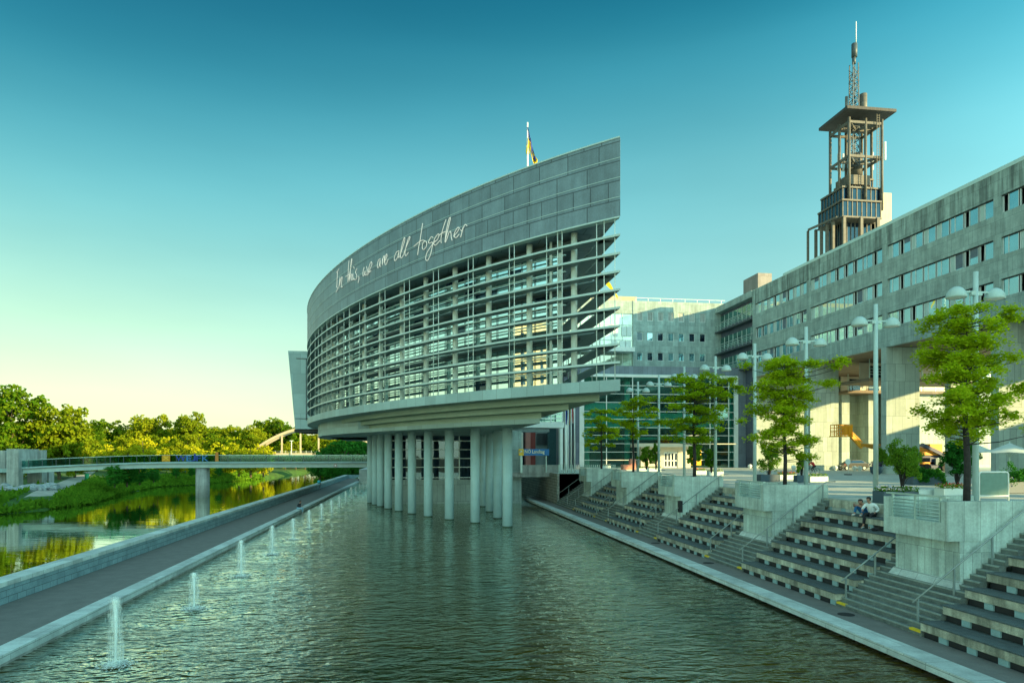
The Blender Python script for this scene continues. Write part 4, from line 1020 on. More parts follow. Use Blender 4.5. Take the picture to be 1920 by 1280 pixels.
protos = [forest_tree(16, 11, M_leafF, 1), forest_tree(19, 12, M_leafF, 2), forest_tree(14, 12, M_leafF, 3), forest_tree(10, 8, M_leafY, 4, .45, 34, low=.02), forest_tree(8, 7.5, M_leafY, 5, .42, 36, low=.0), forest_tree(17, 7, M_leafF, 6, columns=True), forest_tree(8, 9, M_leafD, 7, .42, 36, low=-.02)]
used_p = set()
rnd = random.Random(21)
def plant(kind, x, y, z, s, lab, cat='tree', grp='trees along the far bank', rot=None):
    p = protos[kind]
    o = p if kind not in used_p else copy_tree(p); used_p.add(kind)
    o.location = (x, y, z); o.scale = (s, s, s*rnd.uniform(.95, 1.1)); o.rotation_euler = (0, 0, rnd.uniform(0, 6.28) if rot is None else rot)
    tag(o, lab, cat, grp); return o
def at_px(px, Y): return at_y(px, Y)[0]
def hfor(px, py, Y, z0): return at_y(px, Y, py)[1]-z0
kh = [16.6, 19.3, 14.8, 10.2, 8.4, 16.8, 7.8]
def plant_px(kind, px, ptop, Y, lab, zoff=0, **kw):
    x = at_px(px, Y); z = (bank_z(x, Y) if x < bank_x(Y)-1 else .2)+zoff
    plant(kind, x, Y, z, max(.3, hfor(px, ptop, Y, z)/kh[kind]), lab, **kw)
plant_px(1, 22, 712, 168, 'tallest tree, at the left edge of the photo behind the concrete pylon')
plant_px(1, -30, 735, 176, 'tall tree half cut off by the left edge of the photo')
plant_px(0, 62, 768, 178, 'dark tree filling the gap between the two tallest trees on the left')
plant_px(2, 112, 764, 170, 'broad round-crowned tree second from the left edge')
plant_px(2, 140, 790, 182, 'round tree close behind the broad one near the left edge')
back = [(170,790),(196,786),(222,788),(250,792),(272,783),(297,781),(322,796),(342,781),(358,777),(384,790),(404,799),(430,795),(452,800),(476,792),(502,787),(524,792),(545,796),(572,806),(600,812),(630,815),(660,812),(585,826),(555,824),(535,826)]
for i, (px, pt) in enumerate(back):
    plant_px([0,2,5,1,2][i % 5], px, pt+1, 295+(i*37) % 40, 'dark green tree in the tall back row of the far bank wood', grp='back row of the far wood')
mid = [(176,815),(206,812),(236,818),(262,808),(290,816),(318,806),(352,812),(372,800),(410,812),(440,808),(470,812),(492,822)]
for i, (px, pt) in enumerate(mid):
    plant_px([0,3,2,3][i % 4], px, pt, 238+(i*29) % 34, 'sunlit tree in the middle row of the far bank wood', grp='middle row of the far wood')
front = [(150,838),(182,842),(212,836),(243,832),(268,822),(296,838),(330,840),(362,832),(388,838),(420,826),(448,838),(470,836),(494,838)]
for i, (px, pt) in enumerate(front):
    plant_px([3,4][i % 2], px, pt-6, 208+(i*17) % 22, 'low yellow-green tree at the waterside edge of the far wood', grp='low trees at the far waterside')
for i, (px, pt, Y) in enumerate([(215,876,141),(238,872,146),(262,880,150),(288,884,158),(330,889,190),(360,886,196),(410,882,200)]):
    plant_px(6, px, pt-8, Y, 'dark green bush hanging over the river under the bridge', cat='bush', grp='bushes over the river')
for i, (px, pt, Y) in enumerate([(610,838,180),(628,828,186),(648,822,178),(668,826,190),(688,824,182),(600,858,176),(622,862,173),(650,868,171.5),(676,866,171),(705,830,186),(722,835,178)]):
    x = at_px(px, Y); z = .2; plant(6, x, Y, z, hfor(px, pt, Y, z)/kh[6], 'dark green shrub beyond the far end of the asphalt path', cat='bush', grp='shrubs beyond the path end')
for k in range(7):
    if k not in used_p: bpy.data.objects.remove(protos[k])
# a far wood behind everything
C, Nn = [], []
for px in np.arange(-260, 760, 5.0):
    Y = 360+60*rng.random(); x = at_px(px, Y); h = rng.uniform(10, 16)*(1 if px < 600 else .9)
    c, n_ = crown_pts([(x+rng.uniform(-3,3), Y+rng.uniform(-6,6), 2+h*f, 4.2) for f in (.2, .45, .7, .85)], 5); C.append(c); Nn.append(n_)
fw_ = leaves('distant_wood', np.concatenate(C), np.concatenate(Nn), 1.1, M_leafF, None); tag(fw_, 'unbroken far wood closing the view behind the riverside trees', kind='stuff')
# right side: greenery behind the office building gaps is not seen; reeds and long grass on the banks
P_, G_ = [], []
def tuft(n, fx_, hmin, hmax):
    for _ in range(n):
        x, y, z = fx_(); h = rng.uniform(hmin, hmax); P_.append((x, y, z+h*.4)); G_.append(h)
def f_left():
    y = float(rng.uniform(84, 245)); d = float(abs(rng.normal(0, 5))); x = bank_x(y)-d+.5
    px_ = float(np.interp(y, [p[1] for p in PATH], [p[0] for p in PATH]))
    if abs(x-px_) < 2.6 and PATH[0][1]-2 < y < PATH[-1][1]+2: x = bank_x(y)-abs(float(rng.normal(0, .8)))
    d = bank_x(y)-x; return x, y, bank_z(x, y) if d > .5 else RZ
tuft(26000, f_left, .5, 1.5)
def f_far():
    y = float(rng.uniform(165, 420)); x = rb(y)+float(rng.uniform(-.5, 6)); return x, y, -1.5
tuft(5000, f_far, .5, 1.6)
P_ = np.array(P_); G_ = np.array(G_); nr = rng.normal(0, 1, (len(P_), 3)); nr[:, 2] *= .15
gr = leaves('long_grass', P_, nr, G_*1.0, M_leafG, None, aspect=.35, jitter=.1); tag(gr, 'long green grass and reeds along both river banks', kind='stuff')

def blob(mb, c, r, seed, n=3, sq=.7):
    import bmesh
    bm = bmesh.new(); bmesh.ops.create_icosphere(bm, subdivisions=n, radius=1); rr = random.Random(seed); k = [rr.uniform(1, 3) for _ in range(6)]
    for v in bm.verts:
        d = 1+.22*math.sin(v.co.x*k[0]*2+seed)*math.cos(v.co.y*k[1]*2)+.12*math.sin(v.co.z*k[2]*4+v.co.x*3)
        v.co = Vector((v.co.x*r*d+c[0], v.co.y*r*d*1.0+c[1], v.co.z*r*sq*d+c[2]))
    for f in bm.faces: mb.face([v.co[:] for v in f.verts])
    bm.free(); return mb
for i, (px, py, s) in enumerate([(40,918,.9),(52,915,1.0),(64,912,1.1),(74,914,.9),(84,909,1.0),(94,905,1.2),(103,903,.9),(8,920,1.0),(20,923,.8),(30,926,.7),(58,922,.8),(78,921,.7),(100,910,.7)]):
    Y = 136-(py-900)*.25; x = at_px(px, Y)
    o = blob(MB(), (x, Y, bank_z(x, Y)+.25+s*.2), s, i).build('boulder', M_rock)
    tag(o, 'pale grey boulder on the river bank below the bridge end', 'rock', 'boulders below the bridge end')

# ================================================================== river bridge
br = thing('pedestrian_bridge', (-41, 141, 4), 'long slender footbridge with glass railings crossing the river', 'bridge')
def bz(x): return 4.38-1.05*max(0, (-x-47)/28)**1.6
b1, b2, b3, b4, b5 = MB(), MB(), MB(), MB(), MB(); xs_ = np.linspace(-75, -9.0, 45)
for x0, x1 in zip(xs_, xs_[1:]):
    z0, z1 = bz(x0), bz(x1)
    def seg_(m, y0, y1, a_, e_): m.hexa([(x0,y0,z0+a_),(x1,y0,z1+a_),(x1,y1,z1+a_),(x0,y1,z0+a_),(x0,y0,z0+e_),(x1,y0,z1+e_),(x1,y1,z1+e_),(x0,y1,z0+e_)])
    seg_(b1, 140.6, 144.4, -.28, -.0); seg_(b2, 141.0, 144.0, -1.15, -.42); seg_(b2, 141.3, 143.7, -.42, -.28)
    seg_(b3, 140.66, 140.74, 1.30, 1.37); seg_(b3, 144.26, 144.34, 1.30, 1.37); seg_(b4, 140.69, 140.71, .06, 1.26); seg_(b5, 144.29, 144.31, .06, 1.26)
b1.build('deck', M_slab, br); b2.build('girder', M_concB, br); rl = b3.build('handrail', M_steel, br); b4.build('rail_glass', M_gclear, br); b5.build('rail_glass', M_gclear, br)
x = -75
while x < -9:
    for y in (140.7, 144.3): MB().box(x-.05, x+.05, y-.05, y+.05, bz(x), bz(x)+1.3).build('rail_post', M_darksteel, br)
    x += 2.4
px0 = at_px(380, 142.5)
MB().cyl(px0, 142.5, -4, bz(px0)-1.15, 1.28, 20).build('pier', M_conc, br)
rs = at_px(629, 140.9); t = thing('round_sign', (rs, 140.9, 3.6), 'small round red-rimmed sign on the bridge girder', 'sign')
MB().tube([(rs, 140.93, 3.62), (rs, 140.84, 3.62)], .30, 16).build('rim', M_flagr, t); MB().tube([(rs, 140.90, 3.62), (rs, 140.82, 3.62)], .22, 16).build('face', M_white, t)
# coloured banner on the railing
bx0, bx1 = at_px(303.5, 140.6), at_px(319, 140.6)
t = MB().box(bx0, bx1, 140.60, 140.64, bz(bx0)+.1, bz(bx0)+1.32).build('banner', mat('orange_banner', (.60,.27,.01), .7, .15, 3)); tag(t, 'orange banner hung on the bridge railing left of the blue letters', 'banner')
MB().bar((bx0+.3, 140.59, bz(bx0)+.4), (bx1-.3, 140.59, bz(bx0)+1.1), .06, .18).bar((bx0+.3, 140.585, bz(bx0)+1.1), (bx1-.3, 140.585, bz(bx0)+.4), .06, .18).build('crossed_marks', M_signyel, t)
lx0 = at_px(330, 140.6)
t = thing('lettered_banner', (lx0, 140.6, 4.4), 'row of dark blue letters along the glass of the bridge railing', 'banner')
for ch, px, w_ in (('W', 329.5, 1.9), ('E', 349.5, .95), ('J', 359, .8), ('F', 368, .85), ('K', 379, 1.15)):
    text_mesh('letter', ch, M_signblue if ch in 'EK' else M_flagb, (at_px(px, 140.6), 140.62, bz(-45)+.14), 1.55, RX, t, .02, fit=w_)
t = MB().box(at_px(403.5, 140.6), at_px(409.5, 140.6), 140.60, 140.64, bz(-40)+.1, bz(-40)+1.9).build('banner', mat('orange_banner2', (.55,.20,.03), .7, .15, 3)); tag(t, 'narrow orange banner sticking up above the bridge railing right of the letters', 'banner')
# concrete pylons at the left end
xa, xb = at_px(14.5, 140), at_px(37, 140)
t = thing('bridge_pylon', (xa, 140, 0), 'square concrete pylon carrying the left end of the footbridge', 'pylon')
MB().box(xa, xb, 139.6, 141.2, -2, 6.9).build('leg', M_conc, t); MB().box(xa, xb+.6, 146.5, 148.3, -2, 6.7).build('leg', M_conc, t)
MB().box(xb-1.9, xb+.02, 141.2, 146.5, bz(-73)-.2, 6.88).build('side_panel', M_conc, t)
xc = at_px(-2, 140); t = MB().box(xc-4, at_px(10, 143), 143, 146.5, -1, 6.6).build('bridge_pylon', M_conc); tag(t, 'second concrete pylon cut off by the left edge of the photo', 'pylon')
MB().box(xc-12, xa+.4, 140.8, 144, bz(-75)-.9, bz(-75)-.2).build('approach_deck', M_slab, t)
b = MB(); railing(b, (xc-12, 140.7, 0), (xa, 140.7, 0), bz(-75), bz(-75)+1.3, 3, 7); b.build('railing', M_darksteel, t)
for i, (pa, pb) in enumerate(((57, 75), (79, 92))):
    x0, x1 = at_px(pa, 150), at_px(pb, 150); o = MB().box(x0, x1, 150, 152, -1.5, 2.7).build('concrete_abutment', M_conc); tag(o, ['wide pale concrete abutment under the left end of the bridge', 'narrow pale concrete abutment right of the wide one'][i], 'abutment')
gb = MB().cyl(at_px(163, 175), 175, -.6, 1.2, .45, 12).build('green_bin', mat('bin_green', (.01,.30,.12), .5, .1, 2)); tag(gb, 'small green bin beside the gravel path on the far bank', 'bin')
# concrete arch bridge far behind
ar = thing('arch_bridge', (-35.5, 255, 6), 'pale concrete arch bridge far behind the river trees', 'bridge')
M_arch = mat('arch_concrete', (.42, .36, .25), .8, .08, .5)
az_ = lambda x: 15.6-.01746*(x+35.5)**2
for y in (254, 260):
    b = MB(); xs_ = np.linspace(-60, -14, 30)
    for x0, x1 in zip(xs_, xs_[1:]): b.hexa([(x0,y,az_(x0)-.5),(x1,y,az_(x1)-.5),(x1,y+1.4,az_(x1)-.5),(x0,y+1.4,az_(x0)-.5),(x0,y,az_(x0)+.5),(x1,y,az_(x1)+.5),(x1,y+1.4,az_(x1)+.5),(x0,y+1.4,az_(x0)+.5)])
    b.build('arch_rib', M_arch, ar)
MB().box(-66, -14, 253.5, 262, 5.0, 6.2).build('deck', M_arch, ar)
for px in (528.5, 563.5, 597.5): x = at_px(px, 254.5); MB().box(x-.25, x+.25, 254.3, 254.8, 6.2, az_(x)).build('hanger', M_arch, ar)
b = MB(); railing(b, (-66, 253.6, 0), (-14, 253.6, 0), 6.2, 7.1, 2, 30); b.build('railing', M_white, ar)
x = at_px(546.5, 253); t = MB().cyl(x, 253, 4, at_y(546, 253, 826)[1], .12, 8).box(x-.6, x+.6, 252.8, 253.2, at_y(546, 253, 826)[1]-.1, at_y(546, 253, 826)[1]+.1).build('street_lamp', M_white); tag(t, 'thin distant street lamp on the arch bridge deck', 'street lamp')

# ================================================================== lamps on the plaza
def lamp():
    t = bpy.data.objects.new('street_lamp', None); COL.objects.link(t)
    MB().cyl(0, 0, 0, 9.85, .125, 14, .10).cyl(0, 0, 0, .06, .24, 14).build('post', M_galv, t)
    MB().bar((-1.15, 0, 9.02), (1.15, 0, 9.02), .07).bar((-.25, 0, 8.96), (.25, 0, 8.96), .16).build('crossarm', M_galv, t)
    for sx in (-1, 1):
        h = MB().lathe((sx*.88, 0, 8.78), [(.02,.44),(.12,.42),(.24,.34),(.34,.20),(.385,.04),(.385,0),(.36,-.03)], 20).build('lamp_shade', M_galv, t)
        MB().lathe((sx*.88, 0, 8.78), [(.0,-.0),(.34,-.02)], 20).build('lens', M_white, h)
    return t
lp = lamp()
ln_ = ['nearest double-domed lamp post, at the right edge behind the small board', 'second double-domed lamp post from the camera, beside the seated couple', 'third double-domed lamp post from the camera', 'fourth double-domed lamp post from the camera', 'fifth double-domed lamp post from the camera', 'sixth double-domed lamp post from the camera', 'seventh double-domed lamp post from the camera', 'farthest double-domed lamp post, in front of the glass hall']
for i in range(8):
    o = lp if i == 0 else copy_tree(lp); o.location = (22.75, 25.1+6.15*i, PZ); tag(o, ln_[i], 'street lamp', 'double-domed plaza lamps')

# ================================================================== layered plaza trees
def plaza_tree(x, y, zb, pads, m, label, leaf_s=.13, dens=330, trunk_r=.10, fork=None):
    """pads: (dx, dz, half width) of the flat leafy sprays as seen, each given its own depth in the crown"""
    t = thing('plaza_tree', (x, y, zb), label, 'tree', 'layered trees on the balcony blocks')
    top = max(p[1] for p in pads)
    b = MB(); ax = [(x, y, zb-.4), (x+.05, y, zb+1.6), (x-.03, y+.05, zb+top*.5), (x+.04, y, zb+top*.8), (x, y, zb+top*.98)]
    b.tube(ax, trunk_r, 9, True, [trunk_r*1.15, trunk_r, trunk_r*.75, trunk_r*.4, .02])
    C, Nn = [], []
    for i, (dx, dz, hw) in enumerate(pads):
        for rep in range(3 if i % 2 else 2):
            dy = rng.uniform(-1, 1)*(.35+abs(dx)*.8 if rep == 0 else 1.5); ddx = dx*(1 if rep == 0 else rng.uniform(.45, 1.0)*rng.choice([-1, 1])); ddz = dz+(0 if rep == 0 else rng.uniform(-.12, .12))
            c = np.array([x+ddx, y+dy, zb+ddz]); L_ = math.hypot(ddx, dy)
            root = np.array([x, y, zb+max(1.5, ddz-.16*L_-.12)])
            tipv = c-root
            b.tube([tuple(root), tuple(root+tipv*.5+np.array([0, 0, -.06*L_])), tuple(c+np.array([0, 0, -.08]))], .03, 5, False, [.026, .018, .007])
            hw_ = hw*1.25; n = int(dens*1.65*hw_*(1 if rep == 0 else .8))
            # a feathery drooping spray: sub-twigs fan out from the branch end
            ang = math.atan2(dy, ddx); k = max(6, int(12*hw_)+3)
            for j in range(k):
                a_ = ang+rng.normal(0, .9); l = hw_*rng.uniform(.5, 1.2); s0 = c-np.array([math.cos(ang), math.sin(ang), 0])*hw_*rng.uniform(.0, 1.1)+rng.normal(0, .10, 3)*np.array([1, 1, .45])
                tt = rng.random(max(5, n//k))**.8
                line = s0[None]+np.c_[np.cos(a_)*tt*l, np.sin(a_)*tt*l*.9, .10*np.sin(tt*3)-.24*tt*tt*l]
                C.append(line+rng.normal(0, 1, line.shape)*np.array([.09, .09, .075])); Nn.append(np.tile([0, 0, 1.4], (len(line), 1)))
    b.build('trunk', M_bark, t)
    leaves('crown', np.concatenate(C), np.concatenate(Nn), leaf_s, m, t, aspect=.8, jitter=.55)
    return t
def pads_px(px0, py0, pxm, lst):   # lst of (px, py, half width px) -> metres round the trunk
    return [((px-px0)/pxm, (py0-py)/pxm, hw/pxm) for px, py, hw in lst]
def tree_at(px, k, xt, lst, lab, m=M_leafP, **kw):
    a_, e_ = ray(px); y = blk_y(k)+1.7; x = y/e_*a_; d = x*s_+y*c_; pxm = 1280/d
    zb = 4.05; pyb = 850+(6-zb)*pxm
    return plaza_tree(x, y, zb, pads_px(px, pyb, pxm, lst), m, lab, **kw)
tree_at(1812, 0, 0, [(1800,583,22),(1838,581,14),(1776,592,14),(1868,598,16),(1812,604,20),(1790,620,22),(1862,608,14),(1838,612,14),(1762,640,20),(1792,645,24),(1820,640,20),(1742,662,18),(1770,668,22),(1830,652,20),(1790,682,26),(1850,678,20),(1870,680,14),(1756,676,16),(1730,712,12),(1762,708,20),(1800,706,26),(1880,690,20),(1900,710,18),(1838,705,22),(1712,748,20),(1750,746,16),(1745,772,18),(1772,752,22),(1800,735,22),(1900,735,16),(1890,728,20),(1850,735,18),(1770,778,18),(1805,765,22),(1838,758,18),(1900,772,18),(1885,782,20),(1838,795,20),(1868,795,20),(1862,812,18),(1880,812,10),(1820,790,16),(1850,825,8)],
 'large layered light green tree on the nearest balcony block, right edge', leaf_s=.105, dens=560, trunk_r=.115)
tree_at(1471, 1, 0, [(1474,678,12),(1490,682,12),(1520,683,20),(1548,684,20),(1562,690,12),(1450,690,10),(1465,698,18),(1500,700,22),(1440,712,14),(1470,716,20),(1510,712,22),(1535,722,18),(1555,722,12),(1445,730,18),(1480,735,22),(1520,738,18),(1540,745,10),(1440,745,14),(1470,752,22),(1505,755,20),(1532,762,12),(1430,765,16),(1420,772,12),(1465,772,18),(1500,775,16),(1440,785,12),(1490,790,16),(1510,790,12),(1480,802,14),(1505,810,14),(1452,800,8),(1430,812,14),(1412,822,10),(1445,818,10),(1500,830,16),(1525,822,10),(1540,826,8),(1490,846,12),(1505,858,12),(1425,838,8),(1450,835,8)],
 'layered light green tree on the second balcony block, left of the couple', leaf_s=.12, dens=420)
tree_at(1301.6, 2, 0, [(1318,704,10),(1290,712,12),(1345,706,12),(1360,716,14),(1330,722,16),(1300,724,16),(1278,728,10),(1372,728,12),(1385,735,10),(1350,734,12),(1232,745,10),(1260,746,14),(1285,744,14),(1310,745,14),(1345,742,8),(1370,742,10),(1245,765,10),(1270,762,12),(1300,765,12),(1320,770,12),(1345,768,12),(1362,775,10),(1250,790,14),(1275,788,12),(1300,790,10),(1335,786,12),(1355,790,12),(1368,792,8),(1262,800,12),(1290,805,10),(1318,808,12),(1340,806,8),(1250,822,10),(1275,825,12),(1300,825,10),(1322,826,8)],
 'wide layered green tree on the third balcony block, before the glass hall', leaf_s=.15, dens=300, trunk_r=.12)
tree_at(1187, 3, 0, [(1190,750,8),(1170,756,9),(1205,757,9),(1222,768,9),(1186,764,12),(1172,776,9),(1200,778,12),(1220,782,8),(1182,790,12),(1205,795,10),(1228,793,6),(1172,800,8),(1192,806,9),(1208,812,6),(1185,820,6)],
 'slim layered green tree on the fourth balcony block', leaf_s=.17, dens=240)
tree_at(1127.5, 4, 0, [(1128,772,8),(1145,770,9),(1160,776,8),(1120,784,9),(1140,786,10),(1158,790,9),(1130,798,10),(1150,804,10),(1120,806,8),(1108,826,8),(1125,822,8),(1145,820,8),(1160,815,8),(1100,834,7),(1112,840,5),(1166,806,8)],
 'layered green tree on the fifth balcony block, beside the flagpoles', leaf_s=.19, dens=220)

# ================================================================== planters with shrubs and flowers
def planter(px0, px1, py, h, depth, m, label, cat='planter', shrub=None, flowers=None, group=None, wz=PZ):
    x0, y0 = ground(px0, py, wz); x1 = at_y(px1, y0)[0]
    t = thing('planter_box', ((x0+x1)/2, y0, wz), label, cat, group)
    b = MB(); e = .05
    b.box(x0, x1, y0, y0+e, wz+.03, wz+h).box(x0, x1, y0+depth-e, y0+depth, wz+.03, wz+h).box(x0, x0+e, y0+e, y0+depth-e, wz+.03, wz+h).box(x1-e, x1, y0+e, y0+depth-e, wz+.03, wz+h)
    b.build('tub', m, t); MB().box(x0+e, x1-e, y0+e, y0+depth-e, wz+.03, wz+h-.06).build('soil', M_soil, t)
    if flowers:
        n = int(220*(x1-x0)); C = np.c_[rng.uniform(x0, x1, n), rng.uniform(y0-.05, y0+depth, n), wz+h+rng.uniform(-.05, .22, n)]
        leaves('foliage', C, np.tile([0, 0, 1], (n, 1)), .09, M_leafS, t); k = n//4
        C = np.c_[rng.uniform(x0, x1, k), rng.uniform(y0-.05, y0+depth, k), wz+h+rng.uniform(.08, .28, k)]
        leaves('blossoms', C, np.tile([0, -1, 1], (k, 1)), .07, flowers, t)
    return t, (x0+x1)/2, y0+depth/2
def shrub(x, y, z, w_, h, m, label, dens=1, loose=.5, group=None, leaf_s=.10, cat='shrub'):
    t = thing('potted_shrub', (x, y, z), label, cat, group)
    b = MB(); C, Nn = [], []
    for i in range(26):
        a_ = rng.uniform(0, 6.28); f = rng.uniform(.25, 1)**.8; r = w_/2*math.sin(math.pi*min(.95, .12+f*.78))**.6*rng.uniform(.3, 1); top = (x+math.cos(a_)*r, y+math.sin(a_)*r, z+h*f)
        b.tube([(x+rng.uniform(-.05,.05), y, z), (x+math.cos(a_)*r*.4, y+math.sin(a_)*r*.4, z+h*f*.6), top], .012, 4, False, [.02, .014, .006])
        for q in range(3):
            n = int(60*dens); cr = w_*.13*(1+loose*rng.uniform(-.4,.6)); qd = rng.normal(0, 1, (n, 3)); qd /= np.linalg.norm(qd, axis=1)[:, None]
            c = np.array(top)*np.array([1,1,1])+rng.normal(0, .10*w_, 3); C.append(c+qd*cr*(rng.random((n, 1))**.4)); Nn.append(qd)
    b.build('stems', M_bark, t); leaves('foliage', np.concatenate(C), np.concatenate(Nn), leaf_s, m, t); return t
def shrub_px(px, pyb, wpx, ptop, Y, label, m=M_leafS, **kw):
    x, z = at_y(px, Y, pyb); d = x*s_+Y*c_; pxm = 1280/d
    return shrub(x, Y, z, wpx/pxm, (pyb-ptop)/pxm, m, label, **kw)
_, x, y = planter(1657, 1723, 946, .62, .8, M_plantD, 'blue-grey planter box beside the seated couple, behind the railing', flowers=M_flowV)
shrub_px(1691, 915, 58, 838, y, 'olive green feathery shrub in the blue-grey planter right of the second lamp', M_leafS, dens=1.6, leaf_s=.075)
_, x, y = planter(1723, 1772, 936, .5, .8, M_plantW, 'low white planter box right of the blue-grey one')
_, x, y = planter(1770, 1812, 938, .62, .7, M_plantW, 'white planter box with red flowers at the foot of the nearest tree', flowers=M_flowR)
shrub_px(1795, 915, 50, 832, y+1.5, 'tall dark green bush behind the trunk of the nearest tree', M_leafD, dens=1.5, leaf_s=.09)
_, x, y = planter(1712, 1768, 909, .62, 1.0, M_plantD, 'dark planter trough with hanging evergreen, behind the seated couple')
for i, px in enumerate((1724, 1752)): shrub_px(px, 906, 32, 884, y, ['left', 'right'][i]+' dark trailing evergreen in the trough under the parasols', M_leafD, dens=1.5, leaf_s=.09)
_, x, y = planter(1892, 1980, 925, .7, 1.0, M_plantD, 'dark planter trough at the right edge of the photo', flowers=M_flowV)
shrub_px(1915, 905, 60, 888, y, 'low dark hedge plant at the right edge of the photo', M_leafD, leaf_s=.09)
_, x, y = planter(1427, 1462, 903, .62, .8, M_plantD, 'dark blue planter box left of the second block tree'); 
shrub_px(1442, 893, 42, 843, y, 'spreading green shrub in the dark box left of the second block tree', M_leafS, dens=.9, leaf_s=.10)
_, x, y = planter(1463, 1494, 900, .5, .7, M_plantW, 'white flower box between the two dark boxes on the second block', flowers=M_flowR)
_, x, y = planter(1495, 1511, 905, .62, .6, M_plantD, 'narrow dark box left of the third lamp post')
shrub_px(1503, 897, 22, 850, y, 'narrow yellow-green shrub left of the third lamp post', M_leafS, leaf_s=.10)
_, x, y = planter(1519, 1553, 904, .5, .8, M_plantW, 'white flower box right of the third lamp post', flowers=M_flowV)
for i, (pa, pb, py, fl) in enumerate(((1197,1218,884,M_flowV),(1217,1240,884,M_flowV),(1305,1325,890,M_flowR),(1330,1357,892,M_flowV),(1130,1145,879,M_flowV),(1175,1190,882,M_flowR))):
    planter(pa, pb, py, .5, .7, M_plantW, ['white flower box right of the fourth block tree', 'white flower box left of the seventh lamp', 'white flower box right of the third block tree', 'white flower box left of the fourth lamp with pale flowers', 'small white flower box right of the farthest tree', 'small white flower box at the foot of the fourth block tree'][i], flowers=fl)
for i, (px, pb, w_, pt, Y) in enumerate(((1212,880,24,842,66),(1230,880,16,836,66),(1303,885,26,838,58),(1334,886,20,846,52))):
    shrub_px(px, pb, w_, pt, Y, ['round green shrub before the beige entrance', 'thin upright green shrub before the beige entrance', 'leafy shrub right of the third block tree', 'pointed dark shrub left of the fifth lamp'][i], M_leafS, leaf_s=.12)
x, y = ground(1643, 889, PZ); t = thing('round_planter', (x, y, PZ), 'round dark pot with purple plants left of the second lamp post', 'planter')
MB().lathe((x, y, PZ), [(.35,0),(.62,.25),(.72,.9),(.66,.92),(.6,.8),(0,.8)], 20).build('pot', M_plantD, t)
n = 500; C = np.c_[x+rng.normal(0,.42,n), y+rng.normal(0,.4,n), PZ+.95+rng.random(n)*.5]; leaves('foliage', C, np.tile([0,0,1],(n,1)), .11, mat('purple_leaf', (.09,.07,.14), .8, .2, 4), t)
shrub(x+.6, y, PZ+.8, 1.4, 1.9, M_leafS, 'loose green shrub growing from the round dark pot', leaf_s=.11)

# ================================================================== fountains
def spray_mat():
    m = M_spray; return m
def fountain(h, seed):
    rr = np.random.default_rng(seed)
    t = bpy.data.objects.new('fountain', None); COL.objects.link(t)
    b = MB(); b.tube([(.0,0,-.1),(.01,0,h*.5),(0,0,h*.93)], .05, 8, True, [.035,.042,.06]); b.build('jet', M_spray, t)
    # falling veil: many thin streaks of drops on a narrow bell
    b = MB()
    for i in range(260):
        a = rr.uniform(0, 6.28); R_ = min(.24, abs(rr.normal(.12, .05))+.03); zt = h*rr.uniform(.88, 1.0)
        u0 = rr.uniform(.0, .9); u1 = min(1, u0+rr.uniform(.04, .16))
        def P(u):
            rad = R_*(min(1, u*7)**.5*1.0+.25*u); return (rad*math.cos(a), rad*math.sin(a), zt*(1-u**1.25)+.02)
        w = rr.uniform(.0016, .0035); b.bar(Vector(P(u0)), Vector(P(u1)), w*1.6, w*1.6)
    b.build('falling_drops', M_veil, t)
    b = MB()
    for sc_ in (.6, 1.0): b.lathe((0,0,0), [(sc_*(.16*min(1, (u*9)**.5)+.05*u), h*(1-.06*min(1, u*9)**2)*(1-max(0, u-.11)/.89*.985)) for u in (0,.01,.03,.06,.11,.3,.5,.7,.9,1)[:(7 if sc_ < 1 else 10)]], 18)
    b.build('spray_veil', M_mist, t)
    b = MB()
    b.lathe((0,0,h*.90), [(.03,-.10),(.07,-.02),(.085,.05),(.06,.11),(0,.13)], 12)
    b.build('crest', M_spray, t)
    n = 1100; r = np.abs(rr.normal(0, .26, n)); a = rr.uniform(0, 6.28, n)
    C = np.c_[r*np.cos(a), r*np.sin(a), .01+rr.random(n)*.10*np.exp(-r*2)]
    leaves('foam', C, np.tile([0,0,2.], (n,1)), .05, M_spray, t, jitter=.25)['kind'] = 'stuff'
    rp_ = [(.30+.05*q, .006+.017*math.exp(-.05*q)*math.sin(q*.9)) for q in range(44)]; rp_.append((2.6, -.01))
    MB().lathe((0,0,0), rp_[::-1], 40).build('ripple_rings', M_pool, t)
    return t
fpos = [(-8.83, 21.7, 2.05), (-8.88, 29.1, 1.5), (-8.86, 36.5, 1.9), (-8.85, 44.1, 1.85), (-8.85, 51.4, 1.6), (-8.85, 58.9, 1.6), (-8.85, 66.4, 1.6), (-8.85, 74.2, 1.4)]+[(-8.85, 81.6+7.4*i, 1.4+.15*(i % 3)) for i in range(9)]
fl = ['nearest and tallest fountain jet, at the lower left of the pool', 'second fountain jet of the row', 'third fountain jet of the row', 'fourth fountain jet of the row', 'fifth fountain jet of the row', 'sixth fountain jet of the row', 'seventh fountain jet of the row', 'eighth fountain jet of the row']
f0 = None
for i, (x, y, h) in enumerate(fpos):
    if i < 3: o = fountain(h, i); base = o; bh = h
    else: o = copy_tree(base); o.scale = (1, 1, h/bh)
    o.location = (x, y, WZ); tag(o, fl[i] if i < 8 else 'small distant fountain jet near the parliament columns', 'fountain', 'fountain jets in the pool' if i < 8 else 'small distant fountain jets')

